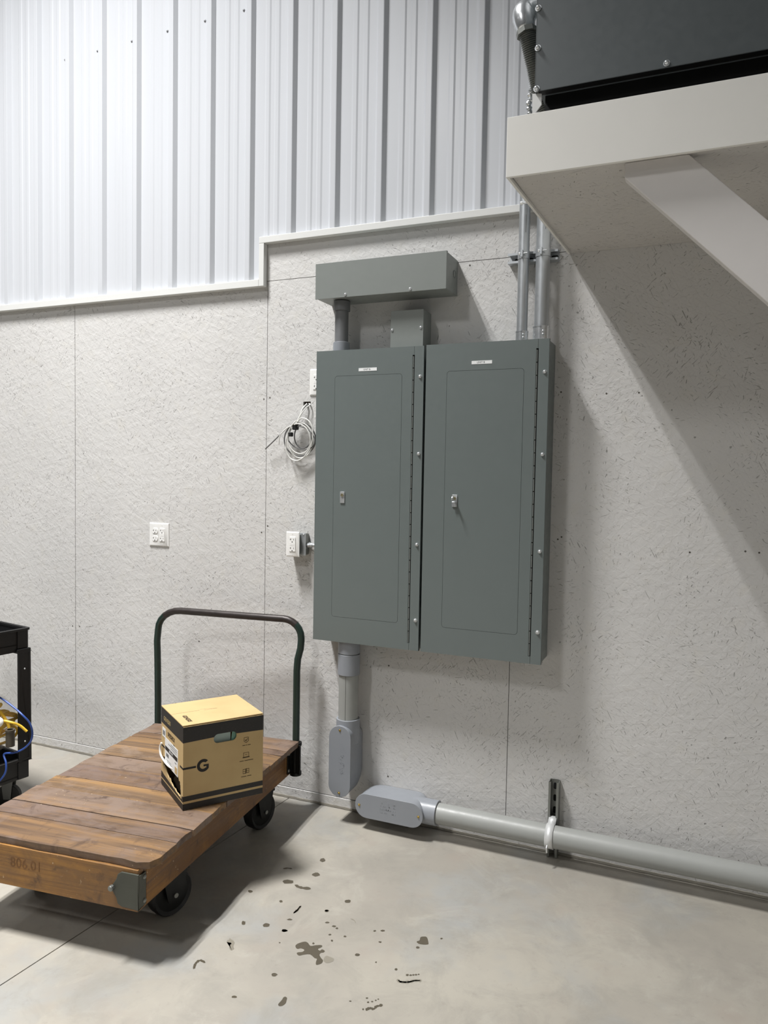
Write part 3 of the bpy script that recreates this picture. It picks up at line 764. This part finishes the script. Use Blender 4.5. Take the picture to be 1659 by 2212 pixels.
# conduit elbow and flexible conduit at the unit's side
t = thing('flexible_conduit', 'metal elbow and ribbed flexible conduit beside the heating unit', 'conduit', (2.63, -.6, 2.646))
def fp_(u, v_, y): return Yp(u, v_, y)
e0 = fp_(1172, 14, -.62); e1 = fp_(1150, 20, -.63); e2 = fp_(1134, 30, -.64); e3 = fp_(1133, 48, -.65); e4 = fp_(1139, 70, -.65)
e0 = Vector((2.6695, e0.y, e0.z)); el = bez([e0, e1, e2, e3, e4], 8); ne = len(el)
MB().tube(el, [.030+.009*math.sin(math.pi*min(1, max(0, (i/(ne-1)-.15)/.75)))-.004*(i > ne*.9) for i in range(ne)], 24).build('elbow', 'zinc_bright', t)
for (pa, pb) in ((fp_(1137,66,-.65), fp_(1139,76,-.65)),): MB().cyl(pa, pb, .034, 8).build('locknut', 'dull_steel', t)
def flex(path, r, step, mat, name='flex_hose', amp=.10):
    pts = bez(path, 40); L = [0]
    for a, c_ in zip(pts, pts[1:]): L.append(L[-1]+(c_-a).length)
    n = int(L[-1]/step*6); out = []; rs = []; j = 0
    for i in range(n+1):
        s_ = L[-1]*i/n
        while j < len(L)-2 and L[j+1] < s_: j += 1
        a = (s_-L[j])/max(1e-9, L[j+1]-L[j]); out.append(pts[j].lerp(pts[j+1], min(1, a))); rs.append(r*(1+amp*math.sin(2*math.pi*i/6)))
    MB().tube(out, rs, 16).build(name, mat, t)
flex([fp_(1139,70,-.65), fp_(1152,130,-.62), fp_(1164,190,-.58), Vector((2.650, -.55, 2.79)), Vector((2.668, -.53, 2.79))], .026, .006, 'dull_steel')
flex([Vector((2.668, -.42, 3.0)), Vector((2.635, -.41, 2.985)), fp_(1149,195,-.36), fp_(1146,215,-.35), fp_(1144,240,-.34), Vector((2.585, -.25, 2.72)), Vector((2.60, -.10, 2.735)), Vector((2.605, -.005, 2.75))], .0100, .015, 'zinc_bright', amp=.26)

# ------------------------------------------------------------------ platform trolley
ANG = R(96.45); HD = .335
A = Zp(326, 1866, HD); r_ = Vector((math.cos(ANG), math.sin(ANG), 0)); n_ = Vector((-math.sin(ANG), math.cos(ANG), 0))
LEN, WID = 1.177, .768
org = A+r_*LEN/2+n_*WID/2
tr = thing('platform_trolley', 'old wooden platform trolley with plank deck and green tubular push handle', 'trolley', (org.x, org.y, 0), ANG)
hl, hw = LEN/2, WID/2
cuts = [0, .150, .246, .383, .492, .622, .742, .866, .985, 1.042, 1.177]
rnd = random.Random(11)
DT = .028
for i, (a, c_) in enumerate(zip(cuts, cuts[1:])):
    g1 = (.001, .0012, .0030, .0012, .0028, .0012, .0014, .0035, .0022, .0016, .0016)[i]; x0, x1 = a-hl+g1, c_-hl-.0010; zt = HD-rnd.uniform(0, .003)
    e0, e1 = rnd.uniform(-.003, .003), rnd.uniform(-.003, .004)
    b = MB(); NY, NX = 14, 3
    # top grid with worn edges
    ysl = [-hw+e0+(WID-e0+e1)*k/NY for k in range(NY+1)]; v = []; f = []
    first, last = i == 0, i == len(cuts)-2
    for j, yy in enumerate(ysl):
        wear0 = rnd.uniform(0, .006) if first else 0
        for k_ in range(NX+1):
            x = x0+(x1-x0)*k_/NX
            if k_ == 0 and first: x += wear0
            y_ = yy+(rnd.uniform(-.0025, .0025) if j in (0, NY) else 0)
            z = zt-(rnd.uniform(.001, .004) if (j in (0, NY) or (first and k_ == 0)) else 0)
            if first and j == 0 and k_ == 0: x += .012; y_ += .014
            v.append((x, y_, z))
    nt = len(v)
    for j in range(NY+1):
        for k_ in range(NX+1): p = v[j*(NX+1)+k_]; v.append((p[0], p[1], HD-DT))
    idx = lambda j, k_: j*(NX+1)+k_
    for j in range(NY):
        for k_ in range(NX):
            q = (idx(j,k_), idx(j,k_+1), idx(j+1,k_+1), idx(j+1,k_)); f.append(q); f.append(tuple(nt+m for m in q[::-1]))
    for j in range(NY):
        for k_ in (0, NX): f.append((idx(j,k_), idx(j+1,k_), nt+idx(j+1,k_), nt+idx(j,k_)))
    for k_ in range(NX):
        for j in (0, NY): f.append((idx(j,k_), idx(j,k_+1), nt+idx(j,k_+1), nt+idx(j,k_)))
    b.add(v, f); b.build('deck_plank', 'deck_wood', tr, world=False, bevel=.0012, seg=1)
fz0, fz1 = .170, HD-DT-.0005
ins = -.003; insy = .045
for s_ in (-1, 1):
    y0 = s_*(hw-insy); y1 = s_*(hw-insy-.042)
    MB().box(-hl+.043, hl-.043, min(y0, y1), max(y0, y1), fz0, fz1).build('side_beam', 'frame_wood', tr, world=False, bevel=.002)
for s_ in (-1, 1):
    x0 = s_*(hl-ins); x1 = s_*(hl-ins-.045)
    MB().box(min(x0, x1), max(x0, x1), -hw+insy, hw-insy, fz0, fz1).build('end_beam', 'end_wood', tr, world=False, bevel=.002)
for x in (-.2, .2): MB().box(x-.03, x+.03, -hw+.09, hw-.09, fz0+.04, fz1).build('cross_beam', 'frame_wood', tr, world=False)
# faded stencil on the near end beam
MB().text('806.01', .048, 0, .0004, lambda a, c_, q: (-hl+ins-.0002-q, .095-a, .252+c_), align='CENTER').build('stencil_mark', 'faded_stencil', tr, world=False, smooth=False)
# cast corner brackets
def bracket(sx_, sy_, mat):
    k = MB()
    zc = (fz0+fz1)/2+.001
    ear = [(0, -.058), (.062, -.058), (.078, -.050), (.083, -.032), (.094, -.016), (.104, 0), (.094, .014), (.083, .030), (.078, .046), (.064, .056), (0, .056)]
    fx = sx_*(hl-ins); fy_ = sy_*(hw-insy)
    k.plate([(a, zc+c_) for a, c_ in ear], [], 0, .006, lambda a, c_, q: (fx+sx_*q, fy_-sy_*a+sy_*.006, c_))
    k.box(min(fx+sx_*.006, fx-sx_*.036), max(fx+sx_*.006, fx-sx_*.036), min(fy_, fy_+sy_*.006), max(fy_, fy_+sy_*.006), zc-.058, zc+.050)
    o = k.build('corner_bracket', mat, tr, world=False, bevel=.002)
    bl = MB().cyl((fx+sx_*.006, fy_-sy_*.092, zc), (fx+sx_*.016, fy_-sy_*.092, zc), .0095, 8); bl.dome((fx+sx_*.016, fy_-sy_*.092, zc), (sx_, 0, 0), .0085, .003)
    bl.build('bolt', 'dull_steel', o, world=False)
    for zz in (-.042, .036):
        MB().dome((fx-sx_*.026, fy_+sy_*.006, zc+zz), (0, sy_, 0), .008, .006).build('rivet', 'dull_steel', o, world=False)
bracket(-1, -1, 'green_grey'); bracket(-1, 1, 'green_grey'); bracket(1, -1, 'black_iron'); bracket(1, 1, 'black_iron')
# casters
def local(wx, wy): d = Vector((wx, wy, 0))-Vector((org.x, org.y, 0)); return d.dot(r_), d.dot(n_)
WR = .080
for (x, y, yaw) in ((-.312, -.275, -24), (.385, -.285, -16), (-.312, .275, 20), (.385, .285, 8)):
    mt = Matrix.Translation((x, y, 0)) @ Matrix.Rotation(R(yaw), 4, 'Z')
    cs = MB().cyl((0, -.021, WR), (0, .021, WR), WR*.80, 32)
    cs.xform(lambda p: mt @ p); wh = cs.build('wheel', 'black_iron', tr, world=False, bevel=.002)
    k = MB(); n = 40; v = []; f = []
    prof = [(WR*.78, -.021), (WR*.93, -.026), (WR*.99, -.020), (WR, -.010), (WR, .010), (WR*.99, .020), (WR*.93, .026), (WR*.78, .021)]
    for i in range(n):
        q = 2*math.pi*i/n
        for rr, yy in prof: v.append(mt @ Vector((rr*math.cos(q), yy, WR+rr*math.sin(q))))
    m_ = len(prof)
    for i in range(n):
        for j in range(m_-1): f.append((i*m_+j, i*m_+j+1, ((i+1) % n)*m_+j+1, ((i+1) % n)*m_+j))
    k.add(v, f).build('tyre', 'rubber', wh, world=False)
    MB().cyl((0, -.044, WR), (0, .044, WR), .0085, 12).xform(lambda p: mt @ p).build('axle', 'dull_steel', wh, world=False)
    k = MB()
    for s_ in (-1, 1): k.plate([(-.028, WR-.020), (.028, WR-.020), (.050, fz0-.008), (-.050, fz0-.008)], [], s_*.034, s_*.038, lambda a, c_, q: (a, q, c_))
    k.box(-.055, .055, -.042, .042, fz0-.010, fz0-.0005)
    k.xform(lambda p: mt @ p).build('caster_fork', 'black_iron', tr, world=False)
    MB().box(x-.06, x+.06, y-.05, y+.05, fz0-.0004, fz0+.042).build('caster_block', 'black_iron', tr, world=False)
# push handle of bent tube
hx_ = hl+.013
yR, yL = -hw+.020, hw-.008
pp = [(hx_, yR, .19), (hx_, yR, .45), (hx_, yR, .66), (hx_, yR-.004, .715), (hx_, yR-.017, .765), (hx_, yR-.020, .80)]
for a in range(0, 91, 15): pp.append((hx_, yR-.020+.090*(1-math.cos(R(a))), .815+.083*math.sin(R(a))))
pp += [(hx_, yR+.25, .8975), (hx_, yL-.22, .8975)]
for a in range(0, 91, 15): pp.append((hx_, yL-.125+.125*math.sin(R(a)), .7975+.100*math.cos(R(a))))
pp += [(hx_, yL+.006, .74), (hx_, yL+.004, .69), (hx_, yL+.002, .60), (hx_, yL, .45), (hx_, yL, .19)]
MB().tube(pp, .0163, 18).build('push_handle', 'green_paint', tr, world=False)
i0 = next(i for i, p in enumerate(pp) if p[2] > .89); i1 = len(pp)-1-next(i for i, p in enumerate(pp[::-1]) if p[2] > .89)
MB().tube(pp[i0-2:i1+3], .0166, 18).build('worn_grip', 'handle_worn', tr, world=False)
for yy in (yR, yL):
    k = MB().ring((hx_, yy, .178), (hx_, yy, .316), .0235, .0164, 20); k.ring((hx_, yy, .168), (hx_, yy, .184), .0275, .0164, 20); k.ring((hx_, yy, .308), (hx_, yy, .323), .0275, .0164, 20)
    k.box(hx_-.022, hx_-.012, yy-.03, yy+.03, .178, .316)
    k.build('handle_socket', 'black_iron', tr, world=False, bevel=.0015)

# ------------------------------------------------------------------ cardboard box
nb = Zp(395, 1752, HD); ANGB = R(55.1)
BW, BL, BH = .3116, .2835, .312      # long face, torn end, height
bxo = thing('cardboard_box', 'torn brown carton with black printed bands and a letter G, on the trolley', 'box', (nb.x, nb.y, HD+.0006), ANGB)
# local: x along the long face (to the right), y along the torn end (to the left/back), z up
T = .004
front = lambda a, c_, q: (a, q, c_)
end = lambda a, c_, q: (q, a, c_)
hh = rrect(.098, .168, .225, .255, .0148, 7)
hh = rrect(.115, .205, .229, .2635, .0168, 7)
MB().plate([(0, 0), (BW, 0), (BW, BH-.003), (0, BH-.003)], [hh], 0, T, front).build('carton_front', 'cardboard', bxo, world=False)
tear = [(.045, .046), (.030, .052), (.026, .062), (.031, .088), (.035, .104), (.043, .111), (.048, .106), (.062, .124), (.085, .120), (.110, .118), (.140, .124), (.170, .133), (.200, .136), (.232, .141), (.258, .133),
        (.262, .110), (.256, .096), (.240, .091), (.232, .086), (.226, .094), (.214, .080), (.190, .072), (.176, .064), (.168, .073), (.158, .061), (.138, .057), (.118, .051), (.100, .055), (.082, .047), (.064, .049)]
tear = [(a, c_*.92-.004) for a, c_ in tear]
MB().plate([(T, 0), (BL, 0), (BL, BH), (T, BH)], [tear], 0, T, end).build('carton_end', 'cardboard', bxo, world=False)
MB().box(BW-T, BW, T, BL, 0, BH-.001).build('carton_end', 'cardboard', bxo, world=False)
MB().box(T, BW-T, BL-T, BL, 0, BH-.001).build('carton_back', 'cardboard', bxo, world=False)
MB().box(T, BW-T, T, BL-T, .001, .005).build('carton_bottom', 'box_inside', bxo, world=False)
MB().box(-.001, BW, .002, BL, BH-.001, BH+.003).build('carton_lid', 'cardboard', bxo, world=False, bevel=.001)
# things showing through the openings
MB().cyl((.05, .06, .03), (.05, .20, .034), .028, 18).build('carton_filling', 'box_inside', bxo, world=False)
MB().cyl((.05, .03, .075), (.05, .11, .078), .022, 18).build('carton_filling', 'box_inside', bxo, world=False)
k = MB().plate(rrect(.100, .186, .20, .285, .01), [], .016, .018, front); k.build('plastic_bag', 'bag_green', bxo, world=False)
k = MB().add([(.182, .010, .205), (.222, .010, .205), (.222, .012, .280), (.197, .018, .280)], [(0, 1, 2, 3)]); k.build('plastic_bag', 'bag_teal', bxo, world=False)
# printed bands
e = .0004
def pr_front(poly, mat='carton_print', holes=(), name='printed_band'): MB().plate(poly, holes, -e, -.00005, front).build(name, mat, bxo, world=False, smooth=False)
def pr_end(poly, mat='carton_print', holes=(), name='printed_band'): MB().plate(poly, holes, -e, -.00005, end).build(name, mat, bxo, world=False, smooth=False)
zb_, zt_ = .2505, BH-.004
cut = [(.0995+.0, zb_)]
hb = [p for p in hh if p[1] > zb_]; hb.sort(key=lambda p: p[0])
pr_front([(0, zb_)]+hb+[(BW, zb_), (BW, zt_), (0, zt_)])
pr_end([(0, zb_), (BL, zb_), (BL, BH), (0, BH)])
for a, c_ in ((0, .0235), (.032, .0515)):
    pr_front([(0, a+.0005), (BW, a+.0005), (BW, c_), (0, c_)])
pr_end([(0, .0005), (BL, .0005), (BL, .024), (0, .024)])
tl = sorted([p for p in tear if p[1] < .0475], key=lambda p: p[0])
lowtear = [(.030, .052*.92-.004)]
pr_end([(0, .030), (BL, .030), (BL, .054), (.272, .054), (.250, .050), (.020, .036), (.012, .050), (0, .052)])
# dash and letter G
zG = .155
pr_front([(0, zG-.0038), (.048, zG-.0038), (.048, zG+.0038), (0, zG+.0038)], 'ink_black')
pr_end([(0, zG-.0035), (.038, zG-.0035), (.038, zG+.0035), (0, zG+.0035)], 'ink_black'); pr_end([(.234, zG+.001), (BL, zG+.001), (BL, zG+.008), (.234, zG+.008)], 'ink_black')
gc = (.0755, zG); ro, ri = .0240, .0128
G_ = [(gc[0]+ro*math.cos(R(a)), gc[1]+ro*math.sin(R(a))) for a in range(42, 331, 8)]
G_ += [(gc[0]+ro*.87, gc[1]-ro*.50), (gc[0]+ro*.87, gc[1]+.003), (gc[0]+.001, gc[1]+.003), (gc[0]+.001, gc[1]-.0040), (gc[0]+ro*.50, gc[1]-.0040), (gc[0]+ro*.50, gc[1]-ri*.72)]
G_ += [(gc[0]+ri*math.cos(R(a)), gc[1]+ri*math.sin(R(a))) for a in range(306, 45, -8)]
pr_front(G_, 'ink_black', name='letter_mark')
# pictogram column: shield, laptop, split panel, each over a line of small print
ix = .243
def outline(poly, wd=.0014):
    c_ = Vector((sum(p[0] for p in poly)/len(poly), sum(p[1] for p in poly)/len(poly)))
    inn = []
    for p in poly:
        d = Vector(p)-c_; L = d.length; q = c_+d*(1-wd*1.5/L); inn.append((q.x, q.y))
    return inn
def icon(poly, holes=()): pr_front(poly, 'ink_brown', list(holes) or [outline(poly)], name='pictogram')
def pict(*poly): pr_front(list(poly), 'ink_brown', name='pictogram')
z0 = .2215
icon([(ix-.0095, z0+.011), (ix+.0095, z0+.011), (ix+.0095, z0-.004), (ix, z0-.011), (ix-.0095, z0-.004)])
pict((ix-.0055, z0+.000), (ix-.003, z0+.0025), (ix-.001, z0-.0005), (ix+.0055, z0+.0068), (ix+.0068, z0+.0055), (ix-.001, z0-.0045))
z0 = .1645
icon([(ix-.0112, z0+.0095), (ix+.0112, z0+.0095), (ix+.0112, z0-.0085), (ix-.0112, z0-.0085)])
pict((ix-.0140, z0-.0080), (ix+.0140, z0-.0080), (ix+.0140, z0-.0110), (ix-.0140, z0-.0110)); pict((ix-.004, z0+.0015), (ix+.004, z0+.0015), (ix+.004, z0), (ix-.004, z0))
z0 = .1015
for s_ in (-1, 1):
    cxx = ix+s_*.0070; zc_ = z0+s_*.0006
    icon([(cxx-.0056, zc_+.0088), (cxx+.0056, zc_+.0088), (cxx+.0056, zc_-.0088), (cxx-.0056, zc_-.0088)]); pict((cxx-.005, zc_+.0007), (cxx+.005, zc_+.0007), (cxx+.005, zc_-.0007), (cxx-.005, zc_-.0007))
pict((ix-.0004, z0+.0105), (ix+.0012, z0+.0105), (ix+.0004, z0-.0105), (ix-.0012, z0-.0105))
for zz, half, words in ((.2020, .0165, (5, 2, 5)), (.1425, .0275, (6, 13)), (.0815, .0205, (7, 6))):
    tot = sum(words)+len(words)-1; x = ix-half+.0015
    for wl in words:
        L = 2*half*wl/tot
        pr_front([(x, zz-.0011), (x+L, zz-.0011), (x+L, zz+.0011), (x, zz+.0011)], 'ink_brown', name='small_print'); x += 2*half*(wl+1)/tot
# lettering on lid and end, paper label with its print
topz = BH+.0031
MB().text('GENESIS', .021, 0, .0003, lambda a, c_, q: (.037+c_, .075-a, topz+q), bold=.0008, width=.082).build('lettering', 'ink_brown', bxo, world=False, smooth=False)
MB().text('GENESIS', .022, 0, .0003, lambda a, c_, q: (-e-q, .205-a, .274+c_), bold=.0006, width=.092).build('lettering', 'gold_ink', bxo, world=False, smooth=False)
MB().text('SPEEDBOX', .022, 0, .0003, lambda a, c_, q: (-.0001-q, .150-a, .226+c_), bold=.0008, width=.092).build('lettering', 'ink_brown', bxo, world=False, smooth=False)
MB().plate([(.105, .205), (.125, .205), (.125, .208), (.105, .208)], [], -e, -.0001, end).build('small_print', 'ink_brown', bxo, world=False, smooth=False)
# score lines on the lid
MB().box(.0, .110, .150, .1512, topz-.0001, topz+.0001).build('lid_crease', 'ink_brown', bxo, world=False)
for (a, c_, d, g_) in ((.115, .160, .180, .146), (.125, .143, .180, .146)):
    dx, dy = d-a, g_-c_; L = math.hypot(dx, dy); nx, ny = -dy/L*.0006, dx/L*.0006
    MB().add([(a-nx, c_-ny, topz), (d-nx, g_-ny, topz), (d+nx, g_+ny, topz), (a+nx, c_+ny, topz)], [(0, 1, 2, 3)]).build('lid_crease', 'ink_brown', bxo, world=False)
lb = MB().plate([(.062, .102), (.232, .102), (.232, .205), (.062, .205)], [], -.0007, -.0002, end)
lb = lb.build('paper_label', 'paper_label', bxo, world=False)
lb2 = MB().plate([(.222, .200), (.266, .200), (.266, .236), (.222, .236)], [], -.0010, -.0005, end).build('paper_label', 'paper_label', bxo, world=False)
def lp_(a0, a1, z0, z1, mat, par=lb, nm='label_print'): MB().plate([(a0, z0), (a1, z0), (a1, z1), (a0, z1)], [], -.0013, -.0008, end).build(nm, mat, par, world=False)
lp_(.068, .226, .158, .173, 'ink_black')
MB().text('55514573', .011, -.0016, -.0013, lambda a, c_, q: (q, .147-a, .1655+c_), width=.05).build('label_print', 'paper_label', lb, world=False, smooth=False)
for i in range(8): lp_(.180+i*.0045, .182+i*.0045, .135, .148, 'ink')
for z in (.182, .190, .197): lp_(.075, .215-.03*((z*1000) % 3), z, z+.0018, 'ink')
lp_(.070, .100, .108, .133, 'cardboard'); lp_(.08, .10, .145, .148, 'ink'); lp_(.15, .21, .122, .1235, 'ink'); lp_(.14, .20, .115, .1165, 'ink')
lp_(.232, .258, .208, .226, 'ink', lb2)
# a bent white cable standing out at the torn end
MB().tube(bez([(-.006, .262, .172), (-.010, .268, .150), (-.010, .255, .126), (-.006, .215, .112), (-.002, .170, .108), (.004, .120, .112)], 8), .004, 10).build('cable', 'cable_white', bxo, world=False)
# frayed board along the tear
k = MB(); rnd = random.Random(2)
for i in range(len(tear)-1):
    (a, c_), (d, g_) = tear[i], tear[i+1]
    if c_ > .09: continue
    m_ = rnd.random(); a2, c2 = a+(d-a)*m_, c_+(g_-c_)*m_
    k.add([(.001, a2-.004, c2-.003), (.001, a2+.004, c2-.003), (-.001, a2+rnd.uniform(-.003, .003), c2+rnd.uniform(.003, .008)), (.003, a2, c2-.003)], [(0,1,2),(1,3,2),(3,0,2),(0,3,1)])
k.build('frayed_edge', 'cable_white', bxo, world=False)

# ------------------------------------------------------------------ black utility cart
cc = Vector((.3307, -.5943, 0)); CA = R(-9.6)
ct = thing('utility_cart', 'black plastic utility cart with two trays, beside the wall', 'cart', (cc.x, cc.y, 0), CA)
# local: corner at origin, tray runs to -x (left) and -y (towards the room)
CLn, CWd = .86, .46
def tray(z0, z1, name, floor_z):
    k = MB(); th = .006
    x0, x1, y0, y1 = -CLn, 0, -CWd, 0
    ins_ = .014
    k.box(x0+ins_, x1-ins_, y0+ins_, y0+ins_+th, z0, z1); k.box(x0+ins_, x1-ins_, y1-ins_-th, y1-ins_, z0, z1)
    k.box(x0+ins_, x0+ins_+th, y0+ins_, y1-ins_, z0, z1); k.box(x1-ins_-th, x1-ins_, y0+ins_, y1-ins_, z0, z1)
    k.box(x0+ins_, x1-ins_, y0+ins_, y1-ins_, floor_z, floor_z+.006)
    o = k.build(name, 'black_plastic', ct, world=False)
    r2 = MB().plate(rrect(x0, x1, y0, y1, .014), [rrect(x0+.022, x1-.022, y0+.022, y1-.022, .010)], z1-.010, z1, lambda a, c_, q: (a, c_, q))
    r2.build('rim', 'black_plastic', o, world=False, bevel=.003)
tray(.735, .842, 'upper_tray', .765); tray(.138, .236, 'lower_tray', .150)
def post(x, y, sx_, sy_):
    k = MB()
    k.box(min(x, x+sx_*.062), max(x, x+sx_*.062), min(y, y+sy_*.012), max(y, y+sy_*.012), .222, .735)
    k.box(min(x, x+sx_*.012), max(x, x+sx_*.012), min(y, y+sy_*.062), max(y, y+sy_*.062), .222, .735)
    k.box(min(x, x+sx_*.066), max(x, x+sx_*.066), min(y, y+sy_*.066), max(y, y+sy_*.066), .728, .748)
    o = k.build('post', 'black_plastic', ct, world=False, bevel=.003)
    for z0_, z1_ in ((.748, .834), (.138, .222)):
        MB().box(min(x+sx_*.008, x+sx_*.06), max(x+sx_*.008, x+sx_*.06), min(y+sy_*.008, y+sy_*.06), max(y+sy_*.008, y+sy_*.06), z0_, z1_).build('tray_corner', 'black_plastic', o, world=False, bevel=.004)
    for zz in (.315, .655):
        MB().dome((x+sx_*.032, y-sy_*.0, zz), (0, -sy_, 0), .004, .003).build('screw', 'steel', o, world=False)
        MB().dome((x, y+sy_*.032, zz), (-sx_, 0, 0), .004, .003).build('screw', 'steel', o, world=False)
post(0, 0, -1, -1); post(0, -CWd, -1, 1); post(-CLn, 0, 1, -1); post(-CLn, -CWd, 1, 1)
for (x, y) in ((-.07, -.07), (-.07, -CWd+.07), (-CLn+.07, -.07), (-CLn+.07, -CWd+.07)):
    q = R(35); mt = Matrix.Translation((x, y, 0)) @ Matrix.Rotation(q, 4, 'Z')
    k = MB().cyl((0, -.014, .055), (0, .014, .055), .055, 28).xform(lambda p: mt @ p); wh = k.build('wheel', 'rubber', ct, world=False, bevel=.004)
    k = MB()
    for s_ in (-1, 1): k.plate([(-.016, .045), (.016, .045), (.026, .132), (-.026, .132)], [], s_*.020, s_*.023, lambda a, c_, q_: (a, q_, c_))
    k.box(-.03, .03, -.026, .026, .130, .1378); k.xform(lambda p: mt @ p).build('caster_fork', 'grey_plastic', ct, world=False)
# cord and odds and ends in the lower tray
def cw(u, v_, d): # point on a pixel ray at a depth behind the cart's outer corner plane
    return Yp(u, v_, d)
t = thing('extension_cord', 'coiled yellow extension cord lying in the lower tray of the black cart', 'cord', (.15, -.75, .16))
rnd = random.Random(14)
ctm = Matrix.Translation(cc) @ Matrix.Rotation(CA, 4, 'Z')
for i in range(13):
    c0 = Yp(rnd.uniform(-10, 36), rnd.uniform(1545, 1602), rnd.uniform(-.80, -.66)); ra, rb = rnd.uniform(.07, .12), rnd.uniform(.035, .075)
    rx_, rz_, ph = rnd.uniform(.3, 1.25), rnd.uniform(-.6, .9), rnd.uniform(0, 6); mt = Matrix.Rotation(rz_, 3, 'Z') @ Matrix.Rotation(rx_, 3, 'X'); pts = []
    for k_ in range(40):
        a = 2*math.pi*k_/40; p = c0+mt @ Vector((ra*math.cos(a), rb*math.sin(a), .010*math.sin(2*a+ph)))
        pts.append(Vector((min(p.x, .262), p.y, max(.168, p.z))))
    MB().tube(pts, .0062, 10, closed=True).build('cord_loop', 'yellow_cord', t)
def dq(u, v_, y): return Yp(u, v_, y)
MB().tube(bez([dq(-10,1525,-.72), dq(6,1545,-.71), dq(18,1566,-.70), dq(22,1595,-.70), dq(20,1610,-.70)], 6), .0062, 10).build('cord_run', 'yellow_cord', t)
MB().tube(bez([dq(-20,1575,-.74), dq(0,1558,-.73), dq(22,1560,-.71), dq(42,1567,-.69), dq(58,1580,-.67)], 6), .0058, 10).build('cord_run', 'yellow_cord', t)
tb = NT('thin_bag'); tr_ = tb.n('ShaderNodeBsdfTransparent'); gl = tb.n('ShaderNodeMixShader', {0: .14, 1: tr_.outputs[0], 2: tb.b.outputs[0]})
tb.out(Base_Color=lin((214, 208, 200)), Roughness=.25); tb.bump(tb.noise(tb.coord(), 22, 4), .8, .02)
tb.t.links.new(gl.outputs[0], tb.t.nodes['Material Output'].inputs[0]); M['thin_bag'] = tb.m
bmm = bmesh.new(); bmesh.ops.create_icosphere(bmm, subdivisions=4, radius=1)
c0 = Yp(-6, 1565, -.735); rb_ = random.Random(6); ks = [(Vector((rb_.uniform(-1, 1), rb_.uniform(-1, 1), rb_.uniform(-1, 1)))*7, rb_.uniform(0, 6)) for _ in range(7)]
vv = []
for q in bmm.verts:
    d = q.co; h_ = 1+sum(.025*math.sin(k_.dot(d)+ph) for k_, ph in ks)
    vv.append((min(c0.x+d.x*.18*h_, .275), c0.y+d.y*.10*h_, max(.162, c0.z+d.z*.135*h_)))
bagm = MB().add(vv, [tuple(x.index for x in f_.verts) for f_ in bmm.faces]); bmm.free()
tag(bagm.build('plastic_bag', 'thin_bag', loc=(c0.x, c0.y, .162)), 'thin clear plastic bag around the yellow cord on the black cart', 'bag')
p = dq(22, 1576, -.73)
k = MB().ring((p.x, p.y, p.z-.075), (p.x, p.y, p.z), .019, .013, 20); k.cyl((p.x, p.y, p.z-.075), (p.x, p.y, p.z-.02), .0128, 16); k.ring((p.x, p.y, p.z-.008), (p.x, p.y, p.z+.001), .021, .013, 20)
tag(k.build('pipe_coupling', 'old_iron', loc=(p.x, p.y, p.z-.075)), 'short dark round socket standing among the yellow cord loops', 'fitting')
p = dq(-6, 1561, -.80)
k = MB(); k.dome(p, (0, -.4, .9), .026, .022, 20, 6); k.dome(p, (0, .4, -.9), .026, .022, 20, 6)
tag(k.build('round_knob', 'white_plastic', loc=p), 'white round plastic knob above the yellow cord on the black cart', 'knob')
t = thing('network_cable', 'loose blue cable looping out of the lower tray of the black cart', 'cable', (.25, -.66, .15))
pth = [dq(-25,1495,-.72), dq(2,1508,-.72), dq(30,1528,-.715), dq(50,1546,-.715), dq(64,1562,-.70), dq(70,1582,-.69), dq(66,1602,-.69), dq(50,1618,-.70), dq(30,1626,-.71), dq(9,1629,-.72), dq(13,1648,-.73), dq(12,1668,-.735), dq(0,1686,-.74), dq(-16,1700,-.74)]
MB().tube(bez(pth, 8), .0042, 10).build('cable', 'blue_cable', t)
